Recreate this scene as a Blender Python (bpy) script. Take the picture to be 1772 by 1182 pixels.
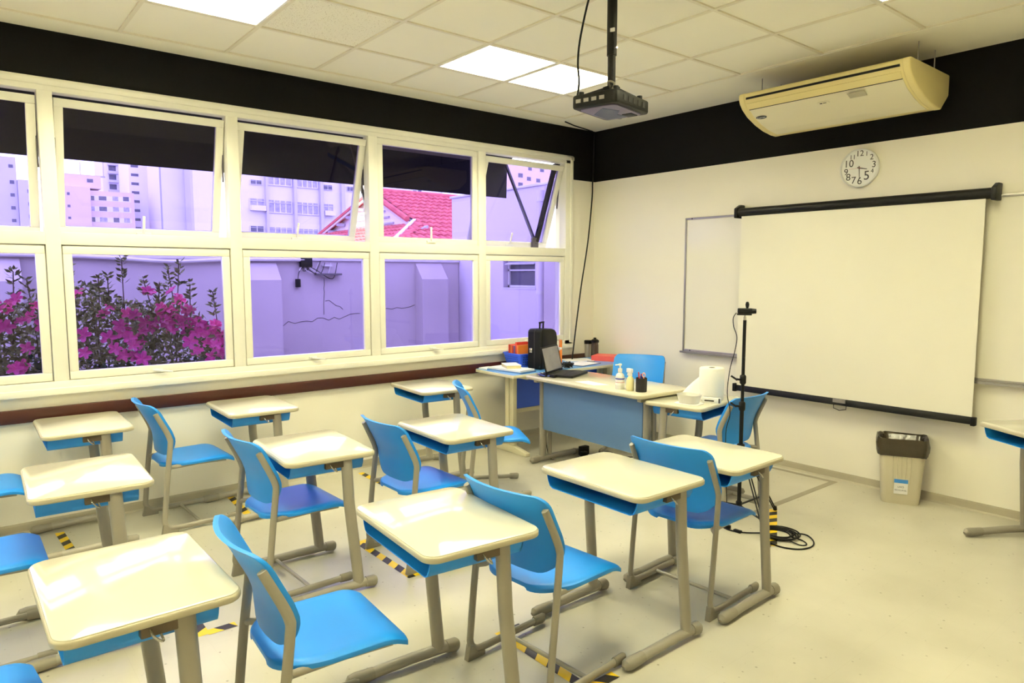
import bpy, bmesh, math, random
from mathutils import Vector, Matrix

# ------------------------------------------------------------------ clear
for o in list(bpy.data.objects):
    bpy.data.objects.remove(o, do_unlink=True)
SC = bpy.context.scene
COL = SC.collection
PI = math.pi
rad = math.radians


def lin(c):
    return tuple(((v / 255) / 12.92 if v / 255 <= 0.04045 else ((v / 255 + 0.055) / 1.055) ** 2.4) for v in c)


# ------------------------------------------------------------------ camera
cam_data = bpy.data.cameras.new('camera')
cam_data.sensor_fit = 'HORIZONTAL'
cam_data.sensor_width = 36.0
cam_data.lens = 24.389
cam_data.clip_start = 0.05
cam_data.clip_end = 600
cam = bpy.data.objects.new('camera', cam_data)
cam.location = (5.1268, -5.3017, 1.5872)
cam.rotation_euler = (PI / 2 - 0.09602, 0, 0.88538)
COL.objects.link(cam)
SC.camera = cam

# ------------------------------------------------------------------ world (bright overcast sky) and exposure
world = bpy.data.worlds.new('overcast_sky')
world.use_nodes = True
SC.world = world
bg = world.node_tree.nodes['Background']
bg.inputs['Color'].default_value = (0.90, 0.93, 1.0, 1)
bg.inputs['Strength'].default_value = 3.6
SC.view_settings.view_transform = 'Standard'
SC.view_settings.look = 'None'
SC.view_settings.gamma = 1.0
SC.view_settings.use_curve_mapping = False
SC.view_settings.exposure = 0.75
LAMP_COLOR = (1.0, 0.945, 0.61)
LAMP_POWER = 62.0

# ------------------------------------------------------------------ room measures (metres)
H = 3.056          # ceiling
XR, YB = 6.80, -7.60   # right wall, back wall
BAND = 2.542       # lower edge of the black paint band
GX0, GY0, T = 0.223, -0.645, 0.625   # ceiling grid
GX = [GX0 + 0.622 + T * i for i in range(10)]
GY = [GY0 - 0.607 - T * j for j in range(11)]


# ------------------------------------------------------------------ mesh builder
class MB:
    def __init__(s):
        s.v, s.f, s.m = [], [], []
        s.mi = 0

    def face(s, idx):
        s.f.append(tuple(idx)); s.m.append(s.mi)

    def box(s, x0, x1, y0, y1, z0, z1):
        b = len(s.v)
        s.v += [(x0, y0, z0), (x1, y0, z0), (x1, y1, z0), (x0, y1, z0), (x0, y0, z1), (x1, y0, z1), (x1, y1, z1), (x0, y1, z1)]
        for q in ((0, 3, 2, 1), (4, 5, 6, 7), (0, 1, 5, 4), (1, 2, 6, 5), (2, 3, 7, 6), (3, 0, 4, 7)):
            s.face([b + i for i in q])
        return s

    def obox(s, c, size, M=None):
        b = len(s.v)
        s.box(-size[0] / 2, size[0] / 2, -size[1] / 2, size[1] / 2, -size[2] / 2, size[2] / 2)
        M = M or Matrix()
        for i in range(b, len(s.v)):
            p = M @ Vector(s.v[i]); s.v[i] = (p.x + c[0], p.y + c[1], p.z + c[2])
        return s

    def bar(s, a, b_, w, h):
        """rectangular bar from a to b"""
        a, b_ = Vector(a), Vector(b_)
        d = b_ - a
        M = d.to_track_quat('Y', 'Z').to_matrix().to_4x4()
        return s.obox((a + b_) / 2, (w, d.length, h), M)

    def prism(s, poly, a, b_, axis='z'):
        n = len(poly); k = len(s.v)
        def pt(p, t):
            return {'z': (p[0], p[1], t), 'x': (t, p[0], p[1]), 'y': (p[0], t, p[1])}[axis]
        s.v += [pt(p, a) for p in poly] + [pt(p, b_) for p in poly]
        flip = (axis == 'y')
        lo = list(range(k + n - 1, k - 1, -1)); hi = list(range(k + n, k + 2 * n))
        if flip: lo.reverse(); hi.reverse()
        s.face(lo); s.face(hi)
        for i in range(n):
            j = (i + 1) % n
            q = [k + i, k + j, k + n + j, k + n + i]
            if flip: q.reverse()
            s.face(q)
        return s

    def tube(s, path, r, n=10, rb=None, closed=False, caps=True):
        path = [Vector(p) for p in path]
        N = len(path); rb = rb or r
        k = len(s.v)
        t0 = (path[1] - path[0]).normalized()
        ref = Vector((1, 0, 0)) if abs(t0.x) < 0.8 else Vector((0, 0, 1))
        u = (ref - t0 * ref.dot(t0)).normalized()
        for i in range(N):
            if closed:
                t = path[(i + 1) % N] - path[i - 1]
            else:
                t = path[min(i + 1, N - 1)] - path[max(i - 1, 0)]
            t.normalize()
            u = (u - t * u.dot(t)).normalized()
            w = t.cross(u)
            ra_ = r[i] if isinstance(r, (list, tuple)) else r
            rb_ = rb[i] if isinstance(rb, (list, tuple)) else rb
            for j in range(n):
                a = 2 * PI * j / n
                p = path[i] + u * (ra_ * math.cos(a)) + w * (rb_ * math.sin(a))
                s.v.append(tuple(p))
        for i in range(N if closed else N - 1):
            for j in range(n):
                a = k + i * n + j; b_ = k + i * n + (j + 1) % n
                c = k + ((i + 1) % N) * n + (j + 1) % n; d = k + ((i + 1) % N) * n + j
                s.face((a, b_, c, d))
        if caps and not closed:
            s.face(list(range(k + n - 1, k - 1, -1)))
            s.face(list(range(k + (N - 1) * n, k + N * n)))
        return s

    def lathe(s, prof, c=(0, 0, 0), n=20):
        k = len(s.v); m = len(prof)
        for (r, z) in prof:
            for j in range(n):
                a = 2 * PI * j / n
                s.v.append((c[0] + r * math.cos(a), c[1] + r * math.sin(a), c[2] + z))
        for i in range(m - 1):
            for j in range(n):
                s.face((k + i * n + j, k + i * n + (j + 1) % n, k + (i + 1) * n + (j + 1) % n, k + (i + 1) * n + j))
        s.face(list(range(k + n - 1, k - 1, -1)))
        s.face(list(range(k + (m - 1) * n, k + m * n)))
        return s

    def shell(s, fn, nu, nv, off):
        """double-walled sheet; fn(u,v)->point, off = offset vector of the second wall"""
        k = len(s.v); o = Vector(off)
        for side in (0, 1):
            for j in range(nv + 1):
                for i in range(nu + 1):
                    p = Vector(fn(-1 + 2 * i / nu, j / nv)) + (o if side else Vector())
                    s.v.append(tuple(p))
        W = nu + 1; B = W * (nv + 1)
        for j in range(nv):
            for i in range(nu):
                a = k + j * W + i
                s.face((a, a + 1, a + W + 1, a + W))
                b = a + B
                s.face((b, b + W, b + W + 1, b + 1))
        ring = [i for i in range(nu)] + [nu + j * W for j in range(nv)] + [nv * W + nu - i for i in range(nu)] + [(nv - j) * W for j in range(nv)]
        for a, b in zip(ring, ring[1:] + ring[:1]):
            s.face((k + a, k + a + B, k + b + B, k + b))
        return s

    def tri(s, pts):
        k = len(s.v); s.v += [tuple(p) for p in pts]
        s.face(range(k, k + len(pts))); return s

    def build(s, name, mat, parent=None, bevel=0, seg=2, smooth=40, loc=None, rot=None, kind=None, label=None):
        me = bpy.data.meshes.new(name)
        me.from_pydata(s.v, [], s.f)
        mats = mat if isinstance(mat, (list, tuple)) else [mat]
        for m in mats: me.materials.append(m)
        if len(mats) > 1: me.polygons.foreach_set('material_index', s.m)
        bm = bmesh.new(); bm.from_mesh(me)
        bmesh.ops.recalc_face_normals(bm, faces=bm.faces)
        if bevel:
            ed = [e for e in bm.edges if len(e.link_faces) == 2 and e.calc_face_angle(0) > rad(35)]
            bmesh.ops.bevel(bm, geom=ed, offset=bevel, segments=seg, profile=0.5, affect='EDGES', clamp_overlap=True)
        bm.to_mesh(me); bm.free()
        if smooth:
            me.shade_smooth()
            try: me.set_sharp_from_angle(angle=rad(smooth))
            except Exception: pass
        ob = bpy.data.objects.new(name, me)
        COL.objects.link(ob)
        if parent: ob.parent = parent
        if loc is not None: ob.location = loc
        if rot is not None: ob.rotation_euler = rot
        if kind: ob['kind'] = kind
        if label: ob['label'] = label
        return ob


def rrect(w, d, r, n=5, cx=0, cy=0):
    pts = []
    for (sx, sy, a0) in ((1, 1, 0), (-1, 1, 90), (-1, -1, 180), (1, -1, 270)):
        for i in range(n + 1):
            a = rad(a0 + 90 * i / n)
            pts.append((cx + sx * (w / 2 - r) + r * math.cos(a), cy + sy * (d / 2 - r) + r * math.sin(a)))
    return pts


def smooth_path(pts, n=6):
    """Catmull-Rom"""
    P = [Vector(p) for p in pts]; out = []
    for i in range(len(P) - 1):
        p0 = P[max(i - 1, 0)]; p1 = P[i]; p2 = P[i + 1]; p3 = P[min(i + 2, len(P) - 1)]
        for k in range(n):
            t = k / n
            out.append(0.5 * ((2 * p1) + (p2 - p0) * t + (2 * p0 - 5 * p1 + 4 * p2 - p3) * t * t + (3 * p1 - p0 - 3 * p2 + p3) * t ** 3))
    out.append(P[-1]); return out


def tag(o, label, cat, group=None):
    o['label'] = label; o['category'] = cat
    if group: o['group'] = group
    return o


def thing(name, label, cat, loc=(0, 0, 0), rz=0, group=None):
    o = bpy.data.objects.new(name, None)
    o.empty_display_size = 0.1
    COL.objects.link(o); o.location = loc; o.rotation_euler = (0, 0, rad(rz))
    return tag(o, label, cat, group)


def struct(o):
    o['kind'] = 'structure'; return o


def dup(root, loc, rz, label, sub=True):
    r = root.copy(); COL.objects.link(r); r.location = loc; r.rotation_euler = (0, 0, rad(rz)); r['label'] = label
    for ch in list(root.children):
        c = ch.copy(); COL.objects.link(c); c.parent = r
        for g in list(ch.children):
            d = g.copy(); COL.objects.link(d); d.parent = c
    return r


def text_mesh(name, s, size, mat, parent, loc, rot, align='CENTER', depth=0.0006):
    cu = bpy.data.curves.new(name, 'FONT'); cu.body = s; cu.size = size
    cu.align_x = align; cu.align_y = 'CENTER'; cu.extrude = depth
    tmp = bpy.data.objects.new('tmp', cu); COL.objects.link(tmp)
    dg = bpy.context.evaluated_depsgraph_get()
    me = bpy.data.meshes.new_from_object(tmp.evaluated_get(dg))
    bpy.data.objects.remove(tmp, do_unlink=True)
    me.name = name; me.materials.clear(); me.materials.append(mat)
    ob = bpy.data.objects.new(name, me); COL.objects.link(ob)
    ob.parent = parent; ob.location = loc; ob.rotation_euler = rot
    return ob


# ------------------------------------------------------------------ materials
def mat(name, rgb, rough=0.5, metal=0.0, var=0.0, scale=8.0, bump=0.0, bscale=60.0, spec=0.5, coat=0.0, rgb2=None, trans=0.0, alpha=1.0):
    m = bpy.data.materials.new(name); m.use_nodes = True
    nt = m.node_tree; b = nt.nodes['Principled BSDF']
    c = lin(rgb) + (1,)
    b.inputs['Base Color'].default_value = c
    b.inputs['Roughness'].default_value = rough
    b.inputs['Metallic'].default_value = metal
    b.inputs['Specular IOR Level'].default_value = spec
    b.inputs['Coat Weight'].default_value = coat
    b.inputs['Transmission Weight'].default_value = trans
    b.inputs['Alpha'].default_value = alpha
    tc = nt.nodes.new('ShaderNodeTexCoord')
    if var or rgb2:
        n = nt.nodes.new('ShaderNodeTexNoise'); n.inputs['Scale'].default_value = scale; n.inputs['Detail'].default_value = 4
        nt.links.new(tc.outputs['Object'], n.inputs['Vector'])
        r = nt.nodes.new('ShaderNodeValToRGB')
        r.color_ramp.elements[0].position = 0.3; r.color_ramp.elements[1].position = 0.7
        if rgb2:
            r.color_ramp.elements[0].color = c; r.color_ramp.elements[1].color = lin(rgb2) + (1,)
        else:
            r.color_ramp.elements[0].color = tuple(v * (1 - var) for v in c[:3]) + (1,)
            r.color_ramp.elements[1].color = tuple(min(1, v * (1 + var)) for v in c[:3]) + (1,)
        nt.links.new(n.outputs['Fac'], r.inputs['Fac']); nt.links.new(r.outputs['Color'], b.inputs['Base Color'])
    if bump:
        n2 = nt.nodes.new('ShaderNodeTexNoise'); n2.inputs['Scale'].default_value = bscale; n2.inputs['Detail'].default_value = 3
        nt.links.new(tc.outputs['Object'], n2.inputs['Vector'])
        bp = nt.nodes.new('ShaderNodeBump'); bp.inputs['Strength'].default_value = bump; bp.inputs['Distance'].default_value = 0.01
        nt.links.new(n2.outputs['Fac'], bp.inputs['Height']); nt.links.new(bp.outputs['Normal'], b.inputs['Normal'])
    return m


def emit(name, rgb, s):
    m = bpy.data.materials.new(name); m.use_nodes = True; nt = m.node_tree
    nt.nodes.remove(nt.nodes['Principled BSDF'])
    e = nt.nodes.new('ShaderNodeEmission'); e.inputs['Color'].default_value = tuple(rgb) + (1,); e.inputs['Strength'].default_value = s
    nt.links.new(e.outputs[0], nt.nodes['Material Output'].inputs[0]); return m


def tinted_glass(name, tint, ior=1.45, rough=0.0):
    """thin pane: two faces, each passing sqrt of the tint, with mirror reflection by Fresnel"""
    m = bpy.data.materials.new(name); m.use_nodes = True; nt = m.node_tree
    nt.nodes.remove(nt.nodes['Principled BSDF'])
    t = nt.nodes.new('ShaderNodeBsdfTransparent'); t.inputs['Color'].default_value = tuple(math.sqrt(v) for v in tint) + (1,)
    g = nt.nodes.new('ShaderNodeBsdfGlossy'); g.inputs['Roughness'].default_value = rough
    f = nt.nodes.new('ShaderNodeFresnel'); f.inputs['IOR'].default_value = ior
    mx = nt.nodes.new('ShaderNodeMixShader')
    # mirror reflection on the outer side of each face only (a straight-through pane has no total internal reflection)
    ge = nt.nodes.new('ShaderNodeNewGeometry'); mm = nt.nodes.new('ShaderNodeMath'); mm.operation = 'SUBTRACT'; mm.inputs[0].default_value = 1.0
    m2 = nt.nodes.new('ShaderNodeMath'); m2.operation = 'MULTIPLY'
    nt.links.new(ge.outputs['Backfacing'], mm.inputs[1]); nt.links.new(f.outputs[0], m2.inputs[0]); nt.links.new(mm.outputs[0], m2.inputs[1])
    nt.links.new(m2.outputs[0], mx.inputs[0]); nt.links.new(t.outputs[0], mx.inputs[1]); nt.links.new(g.outputs[0], mx.inputs[2])
    nt.links.new(mx.outputs[0], nt.nodes['Material Output'].inputs[0]); return m


def floor_material():
    m = mat('floor_vinyl', (226, 222, 204), rough=0.30, spec=0.5)
    nt = m.node_tree; b = nt.nodes['Principled BSDF']
    tc = nt.nodes.new('ShaderNodeTexCoord')
    n1 = nt.nodes.new('ShaderNodeTexNoise'); n1.inputs['Scale'].default_value = 1.6; n1.inputs['Detail'].default_value = 5
    n2 = nt.nodes.new('ShaderNodeTexVoronoi'); n2.inputs['Scale'].default_value = 26; n2.feature = 'F1'
    n3 = nt.nodes.new('ShaderNodeTexNoise'); n3.inputs['Scale'].default_value = 20
    br = nt.nodes.new('ShaderNodeTexBrick'); br.offset = 0; br.inputs['Scale'].default_value = 1.0
    br.inputs['Brick Width'].default_value = 0.30; br.inputs['Row Height'].default_value = 0.30; br.inputs['Mortar Size'].default_value = 0.0012
    br.inputs['Color1'].default_value = (1, 1, 1, 1); br.inputs['Color2'].default_value = (0.97, 0.97, 0.96, 1); br.inputs['Mortar'].default_value = (0.80, 0.79, 0.76, 1)
    for n in (n1, n2, n3, br): nt.links.new(tc.outputs['Object'], n.inputs['Vector'])
    r1 = nt.nodes.new('ShaderNodeValToRGB')
    r1.color_ramp.elements[0].color = lin((186, 181, 163)) + (1,); r1.color_ramp.elements[0].position = 0.3
    r1.color_ramp.elements[1].color = lin((204, 199, 182)) + (1,); r1.color_ramp.elements[1].position = 0.7
    nt.links.new(n1.outputs['Fac'], r1.inputs['Fac'])
    # sparse scuffs and flecks
    r2 = nt.nodes.new('ShaderNodeValToRGB')
    r2.color_ramp.elements[0].position = 0.08; r2.color_ramp.elements[0].color = (0.50, 0.48, 0.43, 1)
    r2.color_ramp.elements[1].position = 0.17; r2.color_ramp.elements[1].color = (1, 1, 1, 1)
    nt.links.new(n2.outputs['Distance'], r2.inputs['Fac'])
    r3 = nt.nodes.new('ShaderNodeValToRGB')
    r3.color_ramp.elements[0].position = 0.52; r3.color_ramp.elements[0].color = (0, 0, 0, 1)
    r3.color_ramp.elements[1].position = 0.62; r3.color_ramp.elements[1].color = (1, 1, 1, 1)
    nt.links.new(n3.outputs['Fac'], r3.inputs['Fac'])
    mx1 = nt.nodes.new('ShaderNodeMix'); mx1.data_type = 'RGBA'; mx1.blend_type = 'MULTIPLY'
    nt.links.new(r3.outputs['Color'], mx1.inputs['Factor']); nt.links.new(r1.outputs['Color'], mx1.inputs[6]); nt.links.new(r2.outputs['Color'], mx1.inputs[7])
    mx2 = nt.nodes.new('ShaderNodeMix'); mx2.data_type = 'RGBA'; mx2.blend_type = 'MULTIPLY'; mx2.inputs['Factor'].default_value = 0.25
    nt.links.new(mx1.outputs[2], mx2.inputs[6]); nt.links.new(br.outputs['Color'], mx2.inputs[7])
    nt.links.new(mx2.outputs[2], b.inputs['Base Color'])
    return m


M = {}
M['wall'] = mat('wall_cream', (247, 242, 226), 0.55, var=0.012, scale=1.5, bump=0.03, bscale=90)
M['black'] = mat('band_black', (12, 11, 12), 0.8, var=0.06, scale=2, spec=0.15)
M['ceil'] = mat('ceiling_tile_white', (252, 248, 230), 0.8, var=0.01, scale=3)
M['tile_rough'] = mat('ceiling_tile_fissured', (252, 248, 230), 0.85, var=0.0, bump=0.5, bscale=70)
M['tee'] = mat('ceiling_tee', (238, 231, 208), 0.5, var=0.01)
M['floor'] = floor_material()
M['base'] = mat('baseboard_grey', (176, 168, 146), 0.5, var=0.03)
M['brown'] = mat('rail_brown', (60, 24, 16), 0.35, var=0.12, scale=4)
M['frame'] = mat('window_white', (247, 245, 232), 0.35, var=0.008)
M['cream'] = mat('laminate_cream', (215, 211, 190), 0.09, var=0.008, scale=3, spec=0.5)
M['edge'] = mat('edge_cream', (184, 177, 150), 0.4, var=0.02)
M['grey'] = mat('metal_grey', (150, 144, 130), 0.38, var=0.02, scale=5)
M['greycap'] = mat('plastic_grey', (138, 132, 117), 0.5, var=0.03)
M['blue'] = mat('plastic_blue', (26, 132, 222), 0.40, var=0.02, scale=6, spec=0.4)
M['traydark'] = mat('tray_blue', (24, 126, 210), 0.4, var=0.03)
M['panel'] = mat('panel_blue', (86, 122, 168), 0.5, var=0.02, scale=2)
M['bluetop'] = mat('laminate_blue', (92, 150, 214), 0.3, var=0.02)
M['creamleg'] = mat('metal_cream', (226, 219, 190), 0.45, var=0.02)
M['blk'] = mat('plastic_black', (9, 9, 9), 0.5, var=0.1, spec=0.25)
M['blkmat'] = mat('rubber_black', (20, 19, 19), 0.7, var=0.1)
M['white'] = mat('plastic_white', (240, 240, 236), 0.4, var=0.01)
M['paper'] = mat('paper_white', (238, 236, 234), 0.8, var=0.02)
M['board'] = mat('board_white', (238, 234, 218), 0.18, var=0.006, scale=2)
M['screen'] = mat('screen_fabric', (238, 234, 216), 0.8, var=0.01, scale=3)
M['alu'] = mat('aluminium', (160, 156, 152), 0.35, 0.6, var=0.03)
M['acshell'] = mat('plastic_aged', (236, 220, 156), 0.45, var=0.02, scale=2)
M['acwhite'] = mat('plastic_offwhite', (238, 230, 200), 0.4, var=0.015, scale=2)
M['yellow'] = mat('tape_yellow', (238, 200, 20), 0.45, var=0.05)
M['tapeblk'] = mat('tape_black', (38, 34, 30), 0.45, var=0.1)
M['tapegrey'] = mat('tape_grey', (150, 142, 122), 0.5, var=0.06)
M['hook'] = mat('metal_dark', (96, 84, 68), 0.4, 0.5, var=0.1)
M['chrome'] = mat('chrome', (190, 188, 180), 0.2, 0.9)
M['glass'] = tinted_glass('glass_violet', (0.375, 0.325, 0.74))
M['lamp'] = emit('lamp_glow', LAMP_COLOR, LAMP_POWER)
M['louver'] = mat('louver_white', (245, 244, 240), 0.3, var=0.01)
M['awn'] = mat('awning_dark', (30, 28, 32), 0.85, var=0.12, scale=3)
M['awnmetal'] = mat('awning_metal', (88, 82, 88), 0.5, var=0.05)
M['outwall'] = mat('render_weathered', (184, 172, 178), 0.9, var=0.10, scale=1.2, bump=0.15, bscale=12)
M['outwall2'] = mat('render_pale', (206, 196, 212), 0.9, var=0.05, scale=1.0, bump=0.1, bscale=12)
M['outcap'] = mat('coping_pale', (206, 200, 204), 0.9, var=0.08)
M['bwhite'] = mat('facade_white', (222, 218, 222), 0.9, var=0.02, scale=0.2)
M['bpale'] = mat('facade_pale', (196, 192, 206), 0.9, var=0.03, scale=0.2)
M['bpink'] = mat('facade_pink', (218, 196, 200), 0.9, var=0.03, scale=0.2)
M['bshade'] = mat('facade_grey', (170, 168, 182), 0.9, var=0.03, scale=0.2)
M['bglass'] = mat('facade_window', (96, 94, 112), 0.25, var=0.25, scale=1.5)
M['bcurtain'] = mat('facade_curtain', (166, 162, 178), 0.4, var=0.25, scale=2.5)
M['rooftile'] = mat('roof_clay', (206, 104, 104), 0.85, rgb2=(176, 74, 82), scale=3)
M['ground'] = mat('yard_concrete', (120, 112, 110), 0.9, var=0.15, scale=1.5)
M['soil'] = mat('soil_dark', (48, 38, 36), 0.95, var=0.3, scale=20, bump=0.4, bscale=30)
M['leaf'] = mat('leaf_green', (84, 96, 50), 0.6, rgb2=(150, 156, 96), scale=6)
M['stem'] = mat('stem_brown', (92, 70, 56), 0.8, var=0.2)
M['petal'] = mat('petal_magenta', (236, 56, 160), 0.6, rgb2=(250, 122, 196), scale=14)
M['crack'] = mat('crack_dark', (74, 64, 66), 0.9)
M['basket'] = mat('basket_blue', (54, 96, 228), 0.4, var=0.03)
M['red'] = mat('cover_red', (206, 52, 40), 0.5, var=0.05)
M['orange'] = mat('cover_orange', (232, 130, 50), 0.5, var=0.1)
M['purple'] = mat('cover_purple', (112, 92, 150), 0.5, var=0.1)
M['binder'] = mat('binder_red', (226, 92, 84), 0.45, var=0.03)
M['clear'] = tinted_glass('clear_plastic', (0.93, 0.93, 0.92), 1.3, 0.1)
M['gel'] = mat('gel_clear', (228, 228, 224), 0.2, var=0.02)
M['liquid'] = mat('liquid_yellow', (232, 222, 166), 0.25, var=0.02)
M['navy'] = mat('label_navy', (40, 52, 96), 0.4, var=0.1)
M['lilac'] = mat('label_lilac', (112, 104, 134), 0.4, var=0.05)
M['bin'] = mat('bin_grey', (206, 198, 174), 0.45, var=0.015)
M['bag'] = mat('bin_bag', (52, 44, 30), 0.22, var=0.2, scale=9, bump=0.5, bscale=14)
M['tumbler'] = mat('tumbler_silver', (176, 170, 160), 0.3, 0.5, var=0.05)
M['bottle'] = mat('bottle_dark', (70, 62, 54), 0.25, var=0.1)
M['penred'] = mat('pen_red', (196, 40, 56), 0.4)
M['penblue'] = mat('pen_blue', (44, 56, 160), 0.4)
M['pinkplastic'] = mat('scissor_pink', (230, 160, 130), 0.4)
M['cableblue'] = mat('cable_blue', (44, 60, 140), 0.5)
M['tissue'] = mat('tissue_white', (246, 244, 232), 0.9, bump=0.25, bscale=120)
M['frost'] = mat('frosted_plastic', (240, 238, 226), 0.3, alpha=0.55)
M['film'] = tinted_glass('plastic_film', (0.80, 0.80, 0.76), 1.35, 0.25)
M['lcd'] = mat('laptop_display', (120, 118, 124), 0.08, var=0.1, spec=0.8)
M['ink'] = mat('print_ink', (52, 48, 44), 0.6)
M['inkblue'] = mat('print_blue', (40, 120, 200), 0.5)
M['oval'] = mat('badge_dark', (26, 30, 34), 0.3)


# ================================================================== STRUCTURE
# floor
b = MB(); b.box(-0.02, XR + 0.02, YB - 0.02, 0.02, -0.12, 0)
floor = struct(b.build('floor', M['floor'], smooth=0))

# walls; window opening y -6.93..-0.36, z 0.86..2.75
WY0, WY1, WZ0, WZ1 = -6.945, -0.345, 0.860, 2.755
b = MB()
b.box(-0.22, 0, YB, 0, -0.12, WZ0)
b.box(-0.22, 0, WY1, 0, WZ0, BAND)
b.box(-0.22, 0, YB, WY0, WZ0, BAND)
b.mi = 1
b.box(-0.22, 0, WY1, 0, BAND, WZ1)
b.box(-0.22, 0, YB, WY0, BAND, WZ1)
b.box(-0.22, 0, YB, 0, WZ1, H + 0.16)
struct(b.build('wall_left', [M['wall'], M['black']], smooth=0))
b = MB()
b.box(-0.22, XR + 0.2, 0, 0.2, -0.12, BAND); b.mi = 1; b.box(-0.22, XR + 0.2, 0, 0.2, BAND, H + 0.16)
struct(b.build('wall_front', [M['wall'], M['black']], smooth=0))
b = MB()
b.box(XR, XR + 0.2, YB, 0, -0.12, BAND); b.mi = 1; b.box(XR, XR + 0.2, YB, 0, BAND, H + 0.16)
struct(b.build('wall_right', [M['wall'], M['black']], smooth=0))
b = MB()
b.box(-0.22, XR + 0.2, YB - 0.2, YB, -0.12, BAND); b.mi = 1; b.box(-0.22, XR + 0.2, YB - 0.2, YB, BAND, H + 0.16)
struct(b.build('wall_back', [M['wall'], M['black']], smooth=0))

# baseboards with a coved foot
prof = [(0, 0), (0.022, 0), (0.012, 0.012), (0.009, 0.05), (0.006, 0.062), (0, 0.062)]
b = MB(); b.prism([(-0.0 - p[0], p[1]) for p in prof], 0.0, XR, 'x')
struct(b.build('baseboard_front', M['base'], smooth=0))
b = MB(); b.prism([(p[0], p[1]) for p in prof], YB, -0.023, 'y')
struct(b.build('baseboard_left', M['base'], smooth=0))

# dark brown chair rail below the windows
b = MB(); b.box(0, 0.026, YB, -0.012, 0.686, 0.769)
struct(b.build('trim_1', M['brown'], bevel=0.004))

# ceiling: unseen backing slab added against sky light leaks, border, tees and single tiles
b = MB(); b.box(-0.02, XR + 0.02, YB - 0.02, 0.02, H + 0.12, H + 0.16)
ceiling = struct(b.build('ceiling', M['ceil'], smooth=0))
b = MB()
b.box(0, GX0, YB, 0, H - 0.004, H + 0.02)
b.box(GX0, XR, GY0, 0, H - 0.004, H + 0.02)
b.build('border_strip', M['ceil'], ceiling, smooth=0)
gxs = [GX0] + [x for x in GX if x < XR - 0.05]
gys = [GY0] + [y for y in GY if y > YB + 0.05]
b = MB()
for x in gxs: b.box(x - 0.011, x + 0.011, YB, GY0, H - 0.001, H + 0.03)
for y in gys: b.box(GX0, XR, y - 0.011, y + 0.011, H - 0.0012, H + 0.029)
b.build('ceiling_tee', M['tee'], ceiling, smooth=0)
cells_x = list(zip(gxs, gxs[1:] + [XR]))
cells_y = list(zip(gys, gys[1:] + [YB]))
light_cells = []
for ci in (1, 5):
    for cj in (1, 2, 5, 6, 9, 10):
        light_cells.append((ci, cj))
tile_mesh = {}
for ci, (xa, xb) in enumerate(cells_x):
    for cj, (ya, yb) in enumerate(cells_y):
        if (ci, cj) in light_cells: continue
        w, d = xb - xa, ya - yb
        key = (round(w, 3), round(d, 3), (ci, cj) == (1, 4))
        if key not in tile_mesh:
            b = MB(); b.box(-w / 2, w / 2, -d / 2, d / 2, 0, 0.015)
            o = b.build('ceiling_tile', M['tile_rough'] if key[2] else M['ceil'], ceiling, smooth=0)
            tile_mesh[key] = o.data
        else:
            o = bpy.data.objects.new('ceiling_tile', tile_mesh[key]); COL.objects.link(o); o.parent = ceiling
        o.location = ((xa + xb) / 2, (ya + yb) / 2, H + 0.008)

# fissure dots of the rough tile as small holes in colour
nt = M['tile_rough'].node_tree
vo = nt.nodes.new('ShaderNodeTexVoronoi'); vo.inputs['Scale'].default_value = 75
tcn = nt.nodes.new('ShaderNodeTexCoord'); nt.links.new(tcn.outputs['Object'], vo.inputs['Vector'])
rp = nt.nodes.new('ShaderNodeValToRGB'); rp.color_ramp.elements[0].position = 0.10; rp.color_ramp.elements[0].color = lin((176, 162, 120)) + (1,)
rp.color_ramp.elements[1].position = 0.22; rp.color_ramp.elements[1].color = lin((250, 246, 228)) + (1,)
nt.links.new(vo.outputs['Distance'], rp.inputs['Fac']); nt.links.new(rp.outputs['Color'], nt.nodes['Principled BSDF'].inputs['Base Color'])

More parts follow.
